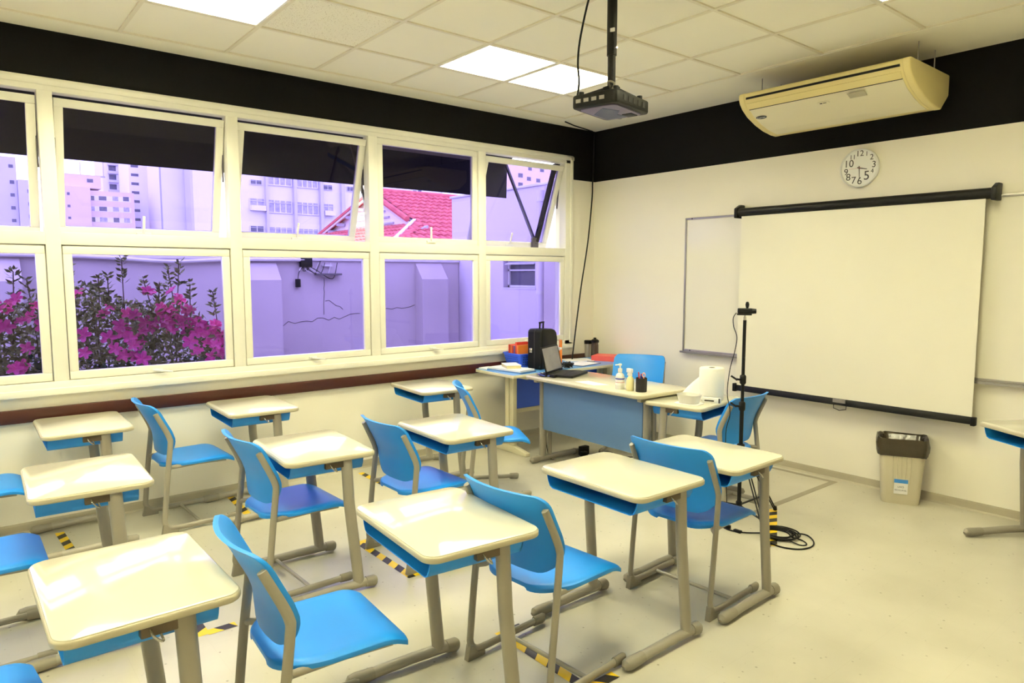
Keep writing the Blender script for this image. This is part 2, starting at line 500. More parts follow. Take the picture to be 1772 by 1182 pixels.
# recessed luminaires (each fills one ceiling cell)
lum = None
LUM_LABEL = {(1, 1): 'recessed louvered ceiling light directly left of the projector pole, nearest the front wall',
             (1, 2): 'recessed louvered ceiling light, left one of the lit pair left of the projector',
             (1, 5): 'recessed louvered ceiling light cut by the top edge above the windows'}
for (ci, cj) in light_cells:
    if ci >= len(cells_x) or cj >= len(cells_y): continue
    xa, xb = cells_x[ci]; ya, yb = cells_y[cj]
    if xb - xa < 0.55 or ya - yb < 0.55: continue
    loc = ((xa + xb) / 2, (ya + yb) / 2, H)
    label = LUM_LABEL.get((ci, cj), 'recessed louvered ceiling light, %s column, %s row from the front wall' % ({1: 'window side', 5: 'middle', 9: 'right side'}[ci], {1: 'first', 2: 'second', 5: 'third', 6: 'fourth', 9: 'fifth', 10: 'sixth'}[cj]))
    if lum is None:
        lum = thing('ceiling_light', label, 'light', loc, 0, 'recessed ceiling lights')
        s = 0.301
        b = MB()
        for (x0, x1, y0, y1) in ((-s, s, s - 0.012, s), (-s, s, -s, -s + 0.012), (-s, -s + 0.012, -s, s), (s - 0.012, s, -s, s)):
            b.box(x0, x1, y0, y1, 0.001, 0.05)
        b.build('light_frame', M['louver'], lum, smooth=0)
        b = MB(); b.box(-s, s, -s, s, 0.085, 0.09)
        for (x0, x1, y0, y1) in ((-s, s, s, s + 0.004), (-s, s, -s - 0.004, -s), (-s - 0.004, -s, -s, s), (s, s + 0.004, -s, s)):
            b.box(x0, x1, y0, y1, 0.03, 0.09)
        b.build('reflector', M['louver'], lum, smooth=0)
        for k in range(4):
            x = -0.225 + 0.15 * k
            b = MB(); b.tube([(x, -0.285, 0.055), (x, 0.285, 0.055)], 0.014, 6)
            b.build('fluorescent_tube', M['lamp'], lum)
        for k in range(3):
            x = -0.15 + 0.15 * k
            b = MB(); b.prism([(x - 0.012, 0.05), (x, 0.008), (x + 0.012, 0.05)], -0.288, 0.288, 'y')
            b.build('louver_rib', M['louver'], lum, smooth=0)
        for k in range(7):
            y = -0.225 + 0.075 * k
            b = MB(); b.box(-0.288, 0.288, y - 0.001, y + 0.001, 0.012, 0.034)
            b.build('louver_blade', M['louver'], lum, smooth=0)
    else:
        dup(lum, loc, 0, label)

# ------------------------------------------------------------------ window band
win = bpy.data.objects.new('window_1', None); COL.objects.link(win); struct(win)
win['label'] = 'long white window band of top-hung sashes with violet tinted glass'
MUL = [-1.470, -2.567, -3.664, -4.761, -5.858]
b = MB()
b.box(-0.07, 0.022, -6.985, -0.330, 2.690, 2.769)      # head
b.box(-0.07, 0.034, -6.985, -0.330, 2.722, 2.757)
b.box(-0.07, 0.022, -6.985, -0.330, 0.858, 0.925)      # sill
b.box(-0.03, 0.045, -7.0, -0.315, 0.844, 0.885)
b.box(-0.07, 0.022, -0.432, -0.330, 0.86, 2.769)        # right jamb
b.box(-0.07, 0.034, -0.372, -0.342, 0.90, 2.757)
b.box(-0.07, 0.022, -6.985, -6.90, 0.86, 2.769)
for c in MUL: b.box(-0.07, 0.020, c - 0.040, c + 0.040, 0.90, 2.72)
b.box(-0.07, 0.018, -6.95, -0.37, 1.772, 1.850)        # transom
frame_mb = b
edges = [(-0.432)] + MUL + [-6.90]
bays = []
for i in range(6):
    r = edges[i] - (0 if i == 0 else 0.040)
    l = edges[i + 1] + (0 if i == 5 else 0.040)
    bays.append((l + 0.006, r - 0.006))
for (l, r) in bays:
    for (y0, y1, z0, z1) in ((l - 0.01, r + 0.01, 0.92, 0.945), (l - 0.01, r + 0.01, 1.752, 1.775), (l - 0.01, l + 0.02, 0.92, 1.775), (r - 0.02, r + 0.01, 0.92, 1.775)):
        frame_mb.box(-0.070, -0.046, y0, y1, z0, z1)
frame_mb.build('window_frame', M['frame'], win, bevel=0.003)
OPEN = {0: 19, 1: 0, 2: 17, 3: 15, 4: 11, 5: 0}
def sash(l, r, z0, z1, ang, upper):
    """origin at the top hinge line"""
    w = r - l; h = z1 - z0; fw = 0.05
    o = MB()
    y0, y1 = -w / 2, w / 2
    o.box(-0.045, 0, y0, y1, -fw, 0); o.box(-0.045, 0, y0, y1, -h, -h + fw)
    o.box(-0.045, 0, y0, y0 + fw, -h + fw, -fw); o.box(-0.045, 0, y1 - fw, y1, -h + fw, -fw)
    s = o.build('sash', M['frame'], win, bevel=0.004)
    drop = 0.032 if ang else 0
    s.location = (0.004 if upper else 0.010, (l + r) / 2, z1 - drop)
    s.rotation_euler = (0, rad(ang), 0)
    o = MB(); o.box(-0.026, -0.020, y0 + fw - 0.006, y1 - fw + 0.006, -h + fw - 0.006, -fw + 0.006)
    o.build('pane', M['glass'], s, smooth=0)
    o = MB()
    if upper:
        o.box(0.0, 0.016, -0.045, 0.045, -h + 0.012, -h + 0.030)
        o.box(0.004, 0.016, -0.008, 0.008, -h + 0.02, -h + 0.145)
    else:
        o.box(0.0, 0.014, -0.03, 0.03, -h + 0.012, -h + 0.028)
        o.bar((0.018, -0.01, -h + 0.018), (0.045, 0.085, -h + 0.004), 0.014, 0.010)
    o.build('handle', M['white'], s, bevel=0.003)
    if ang:
        for sg in (-1, 1):
            o = MB(); y = sg * (w / 2 - 0.004)
            o.bar((-0.02, y, -0.18), (0.03, y + sg * 0.004, -0.42), 0.006, 0.016)
            o.build('stay_arm', M['awnmetal'], s)
    return s
for i, (l, r) in enumerate(bays):
    sash(l, r, 0.929, 1.765, 0, False)
    sash(l, r, 1.850, 2.690, OPEN[i], True)

# ================================================================== STUDENT DESKS AND CHAIRS
DZ = 0.710


def make_desk(label, loc, rz):
    t = thing('school_desk', label, 'desk', loc, rz, 'single school desks')
    b = MB(); b.prism(rrect(0.605, 0.446, 0.048, 6), DZ - 0.008, DZ)
    b.build('tabletop', M['cream'], t, bevel=0.0025)
    b = MB(); b.prism(rrect(0.614, 0.456, 0.052, 6), DZ - 0.026, DZ - 0.003)
    b.build('edge_band', M['edge'], t, bevel=0.007, seg=3)
    # book tray: trough open to the pupil
    z1 = DZ - 0.027; z0 = DZ - 0.092
    out = [(-0.272, z1), (-0.262, z0 + 0.030), (-0.250, z0 + 0.008), (-0.232, z0), (0.232, z0), (0.250, z0 + 0.008), (0.262, z0 + 0.030), (0.272, z1)]
    inn = [(0.268, z1), (0.258, z0 + 0.031), (0.247, z0 + 0.012), (0.230, z0 + 0.004), (-0.230, z0 + 0.004), (-0.247, z0 + 0.012), (-0.258, z0 + 0.031), (-0.268, z1)]
    b = MB(); b.prism(out + inn, -0.200, 0.165, 'y')
    b.prism(out, 0.160, 0.166, 'y')
    b.build('book_tray', M['blue'], t, smooth=50)
    for s in (-1, 1):
        b = MB()
        b.tube([(s * 0.272, 0.075, DZ - 0.03), (s * 0.274, 0.085, 0.45), (s * 0.279, 0.118, 0.11), (s * 0.280, 0.125, 0.03)], 0.021, 14, rb=0.028)
        b.build('leg', M['grey'], t)
        b = MB()
        b.tube([(s * 0.280, -0.175, 0.030), (s * 0.280, 0.0, 0.036), (s * 0.280, 0.17, 0.036)], 0.022, 12)
        f = b.build('foot', M['grey'], t)
        b = MB(); b.tube([(s * 0.280, -0.275, 0.020), (s * 0.280, -0.262, 0.027), (s * 0.280, -0.24, 0.028), (s * 0.280, -0.165, 0.030)], [0.012, 0.024, 0.027, 0.024], 12)
        b.build('foot_cap', M['greycap'], f)
        b = MB(); b.tube([(s * 0.280, 0.160, 0.036), (s * 0.280, 0.205, 0.032), (s * 0.280, 0.216, 0.030)], [0.026, 0.029, 0.022], 12)
        b.build('foot_cap', M['greycap'], f)
        b = MB(); b.box(min(s * 0.262, s * 0.286), max(s * 0.262, s * 0.286), -0.035, 0.060, DZ - 0.062, DZ - 0.026)
        h = b.build('hook_bracket', M['hook'], t, bevel=0.004)
        b = MB(); b.tube(smooth_path([(s * 0.288, -0.012, DZ - 0.040), (s * 0.302, -0.010, DZ - 0.050), (s * 0.306, 0.004, DZ - 0.066), (s * 0.298, 0.016, DZ - 0.074), (s * 0.288, 0.012, DZ - 0.058)], 4), 0.0035, 6)
        b.build('bag_hook', M['chrome'], h)
    return t


def seat_fn(u, v):
    y = -0.205 + 0.420 * v
    if v < 0.38: hw = 0.216 * (0.40 + 0.60 * math.sqrt(max(0, 1 - ((0.38 - v) / 0.38) ** 2)))
    elif v > 0.93: hw = 0.216 * (0.95 + 0.05 * math.sqrt(max(0, 1 - ((v - 0.93) / 0.07) ** 2)))
    else: hw = 0.216
    z = 0.434 - 0.012 * (1 - u * u) * math.sin(PI * min(1, v / 0.8))
    if v > 0.80: z -= 0.026 * ((v - 0.80) / 0.20) ** 2
    if v < 0.2: z -= 0.010 * ((0.2 - v) / 0.2) ** 2
    if abs(u) > 0.85: z -= 0.010 * ((abs(u) - 0.85) / 0.15) ** 2
    return (u * hw, y, z)


def back_y(z):
    P = [(0.45, -0.128), (0.50, -0.132), (0.58, -0.138), (0.64, -0.158), (0.70, -0.188), (0.75, -0.212), (0.78, -0.230), (0.805, -0.252)]
    for (a, ya), (c, yc) in zip(P, P[1:]):
        if z <= c: return ya + (yc - ya) * (z - a) / (c - a)
    return P[-1][1]


def back_fn(u, v):
    z = 0.470 + 0.332 * v
    if v < 0.42: hw = 0.226 * (0.46 + 0.54 * math.sqrt(max(0, 1 - ((0.42 - v) / 0.42) ** 2)))
    elif v > 0.86: hw = 0.226 * (0.84 + 0.16 * math.sqrt(max(0, 1 - ((v - 0.86) / 0.14) ** 2)))
    else: hw = 0.226
    x = u * hw
    c = 1 - (x / 0.226) ** 2
    y = back_y(z) - 0.048 * c
    return (x, y, z)


def make_chair(label, loc, rz, group='blue school chairs'):
    t = thing('school_chair', label, 'chair', loc, rz, group)
    b = MB(); b.shell(lambda u, v: seat_fn(math.sin(u * PI / 2) * 0.5 + u * 0.5, 0.5 - 0.5 * math.cos(PI * v)), 18, 24, (0, 0, -0.016)); b.build('seat', M['blue'], t, bevel=0.004, smooth=50)
    b = MB(); b.shell(lambda u, v: back_fn(math.sin(u * PI / 2) * 0.5 + u * 0.5, 0.5 - 0.5 * math.cos(PI * v)), 20, 22, (0, -0.017, 0)); b.build('backrest', M['blue'], t, bevel=0.004, smooth=50)
    for s in (-1, 1):
        x = s * 0.228
        path = smooth_path([(x, 0.170, 0.030), (x, 0.0, 0.030), (x, -0.150, 0.030), (x, -0.200, 0.040), (x, -0.222, 0.075), (x, -0.219, 0.130), (x, -0.195, 0.36), (x * 0.985, -0.172, 0.545), (x * 0.975, -0.172, 0.590), (x * 0.965, -0.195, 0.650), (x * 0.955, -0.243, 0.752)], 4)
        b = MB(); b.tube(path, 0.0115, 12, rb=0.0165)
        lg = b.build('side_frame', M['grey'], t)
        b = MB(); b.tube([(x, 0.150, 0.030), (x, 0.205, 0.028), (x, 0.218, 0.026)], [0.0145, 0.0145, 0.010], 12, rb=[0.022, 0.024, 0.018])
        b.build('foot_cap', M['greycap'], lg)
        b = MB(); b.prism([(-0.245, 0.0), (-0.150, 0.0), (-0.150, 0.018), (-0.190, 0.028), (-0.212, 0.062), (-0.232, 0.066)], x - 0.0135, x + 0.0135, 'x')
        b.build('rear_shoe', M['greycap'], lg, bevel=0.002)
        b = MB(); b.tube([(x, -0.190, 0.398), (s * 0.196, -0.165, 0.405), (s * 0.194, 0.0, 0.409), (s * 0.190, 0.165, 0.402)], 0.011, 10, rb=0.013)
        b.build('seat_rail', M['grey'], t)
    b = MB(); b.tube([(-0.225, -0.01, 0.030), (0.225, -0.01, 0.030)], 0.0095, 10); b.build('cross_bar', M['grey'], t)
    b = MB(); b.tube([(-0.19, 0.12, 0.400), (0.19, 0.12, 0.400)], 0.0095, 8); b.build('cross_bar', M['grey'], t)
    return t


DESKS = [
    ((3.072, -3.943), -4.5, 'cream topped school desk in the middle foreground with ceiling light reflections'),
    ((3.091, -3.010), -0.2, 'cream topped school desk behind the middle foreground desk, one chair row nearer the front wall'),
    ((3.108, -2.394), 1.2, 'cream topped school desk right behind the tripod, nearest the waste bin'),
    ((1.830, -3.041), -2.7, 'cream topped school desk in front of the blue teacher desk panel'),
    ((1.743, -3.873), -3.7, 'cream topped school desk in the centre left, chair tucked under its left end'),
    ((2.914, -4.929), 0.3, 'cream topped school desk at the lower left corner, biggest in view'),
    ((1.608, -4.863), -2.0, 'cream topped school desk at the left, between the lower left desk and the wall desk'),
    ((0.365, -4.708), -0.8, 'cream topped school desk against the window wall at the far left'),
    ((0.409, -3.728), -1.6, 'cream topped school desk against the window wall under the azalea window'),
    ((0.470, -2.329), -5.2, 'cream topped school desk against the window wall nearest the teacher desk'),
    ((2.180, -1.235), 98.7, 'cream topped school desk beside the teacher desk holding the paper towel roll'),
    ((4.090, -0.505), -33, 'cream topped school desk cut by the right edge beyond the waste bin'),
]
first = None
for (x, y), a, lab in DESKS:
    if first is None: first = make_desk(lab, (x, y, 0), a)
    else: dup(first, (x, y, 0), a, lab)

CHAIRS = [
    ((3.015, -4.394), -4.0, 'blue school chair in the foreground pulled up to the middle foreground desk'),
    ((3.110, -3.465), 4.0, 'blue school chair between the two middle right desks, seat facing the whiteboard'),
    ((3.091, -2.447), 3.4, 'blue school chair pushed under the desk behind the tripod'),
    ((1.680, -3.963), 1.3, 'blue school chair at the centre left desk, backrest beside the window wall chair'),
    ((1.800, -3.248), 0.1, 'blue school chair pushed under the desk in front of the teacher desk'),
    ((0.361, -4.122), 1.7, 'blue school chair against the window wall standing free left of a desk'),
    ((1.164, -2.217), -28.2, 'blue school chair turned aside between the wall desk and the teacher desk'),
    ((2.377, -1.244), 92.2, 'blue school chair facing the paper towel desk with the tripod in front'),
    ((0.385, -5.225), 0, 'blue school chair at the left edge by the window wall, only its seat in view'),
    ((1.590, -5.245), 0, 'blue school chair at the left edge in the middle row, seat partly in view'),
    ((2.865, -5.355), 6, 'blue school chair at the bottom left corner, sliver of seat in view'),
]
first = None
for (x, y), a, lab in CHAIRS:
    if first is None: first = make_chair(lab, (x, y, 0), a)
    else: dup(first, (x, y, 0), a, lab)
tc_ = dup(first, (1.08, -0.60, 0), 208, 'blue chair behind the teacher desk, only its backrest in view')
tc_.scale = (1.04, 1.04, 1.06)

# ================================================================== TEACHER DESK AND LONG TABLE
TZ = 0.750
t = thing('teacher_desk', 'large cream topped teacher desk with steel blue modesty panel', 'desk', (1.38, -1.31, 0), -1.5)
b = MB(); b.prism(rrect(1.28, 0.58, 0.06, 6), TZ - 0.010, TZ); b.build('tabletop', M['cream'], t, bevel=0.003)
b = MB(); b.prism(rrect(1.29, 0.59, 0.064, 6), TZ - 0.028, TZ - 0.004); b.build('edge_band', M['edge'], t, bevel=0.006, seg=3)
for s in (-1, 1):
    b = MB(); b.box(s * 0.575 - 0.02, s * 0.575 + 0.02, -0.22, 0.22, TZ - 0.062, TZ - 0.027); b.build('top_bracket', M['edge'], t, bevel=0.006)
    b = MB(); b.tube([(s * 0.575, -0.13, TZ - 0.05), (s * 0.575, -0.13, 0.05)], 0.024, 14, rb=0.034); b.build('leg', M['grey'], t)
    b = MB(); b.tube([(s * 0.575, -0.13, TZ - 0.05), (s * 0.575, -0.06, TZ - 0.05)], 0.02, 8); b.tube([(s * 0.575, -0.06, TZ - 0.05), (s * 0.575, -0.05, 0.05)], 0.016, 10, rb=0.02); b.build('leg', M['grey'], t)
    b = MB(); b.tube([(s * 0.575, -0.19, 0.034), (s * 0.575, 0.24, 0.034)], 0.024, 12); f = b.build('foot', M['grey'], t)
    b = MB(); b.tube([(s * 0.575, -0.265, 0.022), (s * 0.575, -0.25, 0.028), (s * 0.575, -0.18, 0.032)], [0.014, 0.028, 0.028], 12); b.build('foot_cap', M['greycap'], f)
    b = MB(); b.tube([(s * 0.575, 0.23, 0.032), (s * 0.575, 0.28, 0.028)], [0.028, 0.022], 12); b.build('foot_cap', M['greycap'], f)
b = MB(); b.box(-0.548, 0.548, -0.150, -0.132, 0.285, TZ - 0.03); b.build('modesty_panel', M['panel'], t, bevel=0.002)

LZ = 0.740
t = thing('long_side_table', 'long blue topped table with cream edges along the window wall corner', 'table', (0.385, -0.86, 0), -0.8)
hx, hy = 0.275, 0.765
b = MB(); b.prism(rrect(2 * hx - 0.006, 2 * hy - 0.006, 0.012, 3), LZ - 0.006, LZ); b.build('tabletop', M['bluetop'], t, smooth=0)
b = MB(); b.prism(rrect(2 * hx, 2 * hy, 0.014, 3), LZ - 0.028, LZ - 0.0015); b.build('edge_band', M['creamleg'], t, bevel=0.003)
for y in (-0.57, 0.62):
    for dx in (-0.032, 0.032):
        b = MB(); b.box(dx - 0.026, dx + 0.026, y - 0.022, y + 0.022, 0.05, LZ - 0.028); b.build('leg_column', M['creamleg'], t, bevel=0.004)
    b = MB(); b.prism([(-0.225, 0.0), (0.240, 0.0), (0.240, 0.030), (0.060, 0.065), (-0.060, 0.065), (-0.225, 0.030)], y - 0.024, y + 0.024, 'y'); b.build('foot', M['creamleg'], t, bevel=0.004)
    b = MB(); b.box(-0.23, 0.25, y - 0.02, y + 0.02, LZ - 0.055, LZ - 0.028); b.build('top_bracket', M['creamleg'], t)
b = MB(); b.box(-0.10, -0.085, -0.54, 0.60, 0.36, LZ - 0.05); b.build('modesty_panel', M['basket'], t)
b = MB(); b.box(-0.105, -0.08, -0.55, 0.60, 0.325, 0.362); b.build('lower_rail', M['creamleg'], t)

# ================================================================== FRONT WALL ITEMS
# whiteboard behind the projection screen
t = thing('whiteboard', 'white writing board with thin grey frame behind the projection screen', 'whiteboard', (0, 0, 0))
wx0, wx1, wz0, wz1 = 1.168, 4.78, 0.885, 2.100
b = MB(); b.box(wx0 + 0.012, wx1 - 0.012, -0.014, -0.001, wz0 + 0.012, wz1 - 0.012); b.build('writing_surface', M['board'], t, smooth=0)
for (x0, x1, z0, z1) in ((wx0, wx1, wz1 - 0.018, wz1), (wx0, wx1, wz0, wz0 + 0.020), (wx0, wx0 + 0.018, wz0, wz1), (wx1 - 0.018, wx1, wz0, wz1)):
    b = MB(); b.box(x0, x1, -0.022, -0.001, z0, z1); b.build('frame_rail', M['alu'], t, bevel=0.002)
b = MB(); b.box(wx0 - 0.01, wx1, -0.05, -0.001, wz0 - 0.014, wz0 + 0.002); b.build('marker_ledge', M['alu'], t)
for (x, z) in ((wx0 + 0.085, wz0 + 0.010), (wx0 + 0.075, wz1 - 0.010)):
    b = MB(); b.tube([(x, -0.0215, z), (x, -0.024, z)], 0.006, 8); b.build('screw', M['blk'], t)

# roller projection screen
t = thing('projection_screen', 'white pull-down projection screen with black roller case and bottom bar', 'screen', (2.68, -0.078, 0))
x0, x1 = -0.945, 0.938
def case_prof(r): return [(r * math.cos(a), 2.106 + r * math.sin(a)) for a in [2 * PI * i / 14 for i in range(14)]]
b = MB(); b.prism(case_prof(0.036), x0 + 0.02, x1 - 0.02, 'x'); b.build('roller_case', M['blk'], t)
for x in (x0, x1 - 0.03):
    b = MB(); b.prism([(-0.044, 2.060), (0.074, 2.060), (0.074, 2.172), (0.02, 2.172), (-0.044, 2.140)], x, x + 0.03, 'x'); b.build('end_cap', M['blk'], t, bevel=0.006)
b = MB(); b.shell(lambda u, v: (-0.008 + u * 0.882, -0.012 + 0.006 * math.sin(2.2 * u + 0.5) * math.sin(PI * v) + 0.003 * math.sin(9 * u + 4 * v) * (1 - v), 0.640 + 1.455 * v), 48, 14, (0, 0.0015, 0))
b.build('screen_fabric', M['screen'], t, smooth=80)
b = MB(); b.prism([(-0.030, 0.602), (0.004, 0.602), (0.004, 0.650), (-0.018, 0.650)], -0.91, 0.892, 'x'); b.build('bottom_bar', M['blk'], t, bevel=0.003)
b = MB(); b.box(-0.915, -0.885, -0.036, 0.006, 0.594, 0.662); b.build('end_cap', M['blk'], t, bevel=0.004)
b = MB(); b.box(0.872, 0.900, -0.036, 0.006, 0.594, 0.650); b.build('end_cap', M['blk'], t, bevel=0.004)
b = MB(); b.box(-0.045, 0.050, -0.033, -0.0285, 0.622, 0.650); b.build('badge', M['alu'], t)
b = MB(); b.tube([(-0.045, -0.014, 0.603), (-0.045, -0.016, 0.575), (0.0, -0.016, 0.562), (0.05, -0.016, 0.575), (0.05, -0.014, 0.603)], 0.003, 6); b.build('pull_handle', M['blk'], t)

# wall clock
t = thing('wall_clock', 'round white wall clock with large uneven numerals above the screen', 'clock', (2.712, 0, 2.370))
RX = (PI / 2, 0, 0)
b = MB(); b.lathe([(0.138, 0.0), (0.141, 0.012), (0.140, 0.026), (0.134, 0.030), (0.129, 0.026), (0.127, 0.020)], n=48); b.build('case_rim', M['white'], t, rot=RX)
b = MB(); b.lathe([(0.129, 0.018), (0.129, 0.0205)], n=48); b.build('dial', M['white'], t, rot=RX)
NUM = [('12', 0.000, 0.103, 0.052), ('1', 0.050, 0.096, 0.042), ('2', 0.086, 0.068, 0.050), ('3', 0.104, 0.014, 0.058), ('4', 0.094, -0.032, 0.040), ('5', 0.055, -0.062, 0.082),
       ('6', 0.006, -0.096, 0.066), ('7', -0.038, -0.088, 0.064), ('8', -0.078, -0.062, 0.064), ('9', -0.096, -0.022, 0.058), ('10', -0.078, 0.036, 0.066), ('11', -0.052, 0.082, 0.042)]
for s, x, z, sz in NUM:
    text_mesh('numeral', s, sz * 1.12, M['ink'], t, (x, -0.0208, z), RX)
for ang, L, w in ((103, 0.058, 0.008), (177, 0.076, 0.006)):
    b = MB(); a = rad(ang); sx, sz = math.sin(a), math.cos(a); px_, pz_ = math.cos(a) * w / 2, -math.sin(a) * w / 2
    b.prism([(-0.014 * sx - px_, -0.014 * sz - pz_), (-0.014 * sx + px_, -0.014 * sz + pz_), (L * sx + px_ * 0.6, L * sz + pz_ * 0.6), (L * sx - px_ * 0.6, L * sz - pz_ * 0.6)], -0.0245, -0.023, 'y'); b.build('clock_hand', M['ink'], t)
a = rad(268); b = MB(); b.bar((0.012, -0.0255, 0), (0.074 * math.sin(a), -0.0255, 0.074 * math.cos(a)), 0.002, 0.001); b.build('second_hand', M['penred'], t)

# air conditioner hung below the ceiling
t = thing('air_conditioner', 'long aged cream ceiling-hung air conditioner above the projection screen', 'air conditioner', (2.715, 0, 0))
# profile in (y,z)
P_ = [(-0.085, 2.895), (-0.690, 2.900), (-0.706, 2.888), (-0.705, 2.862), (-0.690, 2.826), (-0.655, 2.790), (-0.590, 2.748), (-0.490, 2.708), (-0.380, 2.678), (-0.270, 2.662), (-0.200, 2.660), (-0.085, 2.762)]
L2 = 0.585
b = MB(); b.prism(P_, -L2 + 0.045, L2 - 0.045, 'x'); b.build('body', M['acshell'], t, smooth=60)
def grow(P, k): 
    cy = sum(p[0] for p in P) / len(P); cz = sum(p[1] for p in P) / len(P)
    return [(cy + (p[0] - cy) * k, cz + (p[1] - cz) * k) for p in P]
for s in (-1, 1):
    b = MB(); b.prism(grow(P_, 1.02), min(s * (L2 - 0.048), s * L2), max(s * (L2 - 0.048), s * L2), 'x'); b.build('end_cap', M['acshell'], t, bevel=0.012, seg=3)
def skin(i0, i1, x0, x1, off, m, name):
    """thin plate lying on the profile between indices i0..i1"""
    pts = P_[i0:i1 + 1]
    nrm = []
    for i in range(len(pts)):
        a = Vector(pts[max(i - 1, 0)]); c = Vector(pts[min(i + 1, len(pts) - 1)])
        d = (c - a).normalized(); nrm.append(Vector((d.y * -1, d.x)) if False else Vector((d.y, -d.x)))
    outp = []
    for q, nn in zip(pts, nrm):
        v = Vector(q)
        if (v + nn * 0.01 - Vector((-0.35, 2.80))).length < (v - Vector((-0.35, 2.80))).length: nn = -nn
        outp.append(tuple(v + nn * off))
    b = MB(); b.prism(list(pts) + outp[::-1], x0, x1, 'x'); return b.build(name, m, t, smooth=60)
b = MB(); b.box(-L2 + 0.06, L2 - 0.06, -0.7085, -0.690, 2.852, 2.866); b.build('air_slot', M['blk'], t)
skin(4, 5, -L2 + 0.06, L2 - 0.06, 0.005, M['acshell'], 'upper_flap')
skin(5, 8, -L2 + 0.06, L2 - 0.06, 0.004, M['acwhite'], 'intake_panel')
skin(8, 9, -L2 + 0.06, L2 - 0.06, 0.003, M['acwhite'], 'intake_panel')
b = MB(); b.bar((-L2 + 0.06, -0.6575, 2.7885), (L2 - 0.06, -0.6575, 2.7885), 0.004, 0.010); b.build('flap_seam', M['blk'], t)
# badge with maker's name, indicator plate and sticker, on the sloping intake panel
def on_panel(name, x, k, m, mb, zoff=0.006):
    a = Vector(P_[6]); c = Vector(P_[7]); q = a + (c - a) * k; d = (c - a).normalized()
    ang = math.atan2(d.y, d.x)
    o = mb.build(name, m, t); n = Vector((d.y, -d.x))
    if n.y > 0: n = -n
    o.location = (x, q.x + n.x * zoff, q.y + n.y * zoff); o.rotation_euler = (PI + ang, 0, 0)
    return o
b = MB(); b.lathe([(1.0, -0.001), (1.0, 0.001)], n=28)
o = on_panel('badge', -0.475, 0.15, M['oval'], b); o.scale = (0.042, 0.020, 1.0)
tm = text_mesh('badge_lettering', 'Carrier', 0.022, M['white'], t, (0, 0, 0), (0, 0, 0), depth=0.0003)
a_ = Vector(P_[6]); c_ = Vector(P_[7]); d_ = (c_ - a_).normalized(); q_ = a_ + (c_ - a_) * 0.15; n_ = Vector((d_.y, -d_.x)); n_ = -n_ if n_.y > 0 else n_
tm.location = (-0.475, q_.x + n_.x * 0.0085, q_.y + n_.y * 0.0085); tm.rotation_euler = (PI + math.atan2(-n_.x, n_.y) if False else PI / 2 + math.atan2(-n_.y, -n_.x) * 1.0, 0, 0)
b = MB(); b.prism(rrect(0.085, 0.030, 0.014, 5), -0.001, 0.001); on_panel('indicator_plate', 0.0, -0.10, M['acwhite'], b)
b = MB(); b.box(-0.022, -0.006, -0.004, 0.004, -0.001, 0.002); b.box(0.0, 0.022, -0.002, 0.002, -0.001, 0.002); on_panel('indicator_light', 0.0, -0.10, M['blk'], b, 0.0065)
b = MB(); b.box(-0.055, 0.055, -0.028, 0.028, -0.0005, 0.0005); on_panel('sticker', 0.235, -0.30, M['edge'], b)
for (x, y) in ((-0.577 + 0.02, -0.446), (0.525, -0.446), (0.525, -0.181), (-0.557, -0.181)):
    b = MB(); b.tube([(x, y, 2.88), (x, y, H)], 0.004, 6); b.build('hanger_rod', M['alu'], t)

# ================================================================== PROJECTOR
t = thing('projector', 'black ceiling-mounted projector on a black drop pole', 'projector', (2.600, -2.575, 0), 13)
b = MB()
b.prism(rrect(0.265, 0.355, 0.03, 4), 2.425, 2.490); b.build('body', M['blk'], t, bevel=0.010, seg=3)
b = MB(); b.prism(rrect(0.21, 0.29, 0.03, 4), 2.419, 2.426); b.build('bottom_plate', M['lilac'], t, bevel=0.002)
b = MB(); b.prism([(-0.09, -0.02), (0.02, -0.12), (0.06, -0.02), (0.01, 0.05), (0.04, 0.12), (-0.09, 0.12)], 2.4175, 2.4195); b.build('bottom_label', M['navy'], t)
b = MB(); b.box(0.03, 0.085, 0.06, 0.13, 2.415, 2.420); b.build('vent_cover', M['blk'], t, bevel=0.002)
b = MB(); b.tube([(-0.05, 0.165, 2.457), (-0.05, 0.190, 2.457)], [0.034, 0.030], 16); l_ = b.build('lens_ring', M['blk'], t)
b = MB(); b.tube([(-0.05, 0.188, 2.457), (-0.05, 0.1915, 2.457)], [0.024, 0.02], 14); b.build('lens_glass', M['navy'], l_)
for k in range(4):
    b = MB(); b.box(-0.10 + 0.045 * k, -0.072 + 0.045 * k, -0.180, -0.172, 2.448, 2.466); b.build('connector', M['alu'], t)
for k in range(5):
    b = MB(); b.box(0.130, 0.1345, -0.11 + 0.05 * k, -0.085 + 0.05 * k, 2.445, 2.472); b.build('side_vent', M['blkmat'], t)
for (x, y) in ((-0.10, -0.13), (0.10, -0.13), (0.10, 0.12), (-0.10, 0.12)):
    b = MB(); b.bar((x, y, 2.49), (x * 0.25, y * 0.25, 2.535), 0.03, 0.012); b.build('mount_arm', M['blk'], t)
    b = MB(); b.tube([(x, y, 2.485), (x, y, 2.512)], 0.014, 10); b.build('mount_foot', M['blk'], t)
b = MB(); b.lathe([(0.045, 2.520), (0.045, 2.545), (0.024, 2.552)], n=18); b.build('mount_plate', M['blk'], t)
b = MB(); b.tube([(0, 0, 2.53), (0, 0, 2.80)], 0.0205, 16); b.build('pole', M['blk'], t)
b = MB(); b.tube([(0, 0, 2.705), (0, 0, H)], 0.0255, 16); b.build('pole_sleeve', M['blk'], t)
b = MB(); b.box(0.005, 0.028, -0.028, -0.020, 2.815, 2.832); b.build('pole_label', M['paper'], t)
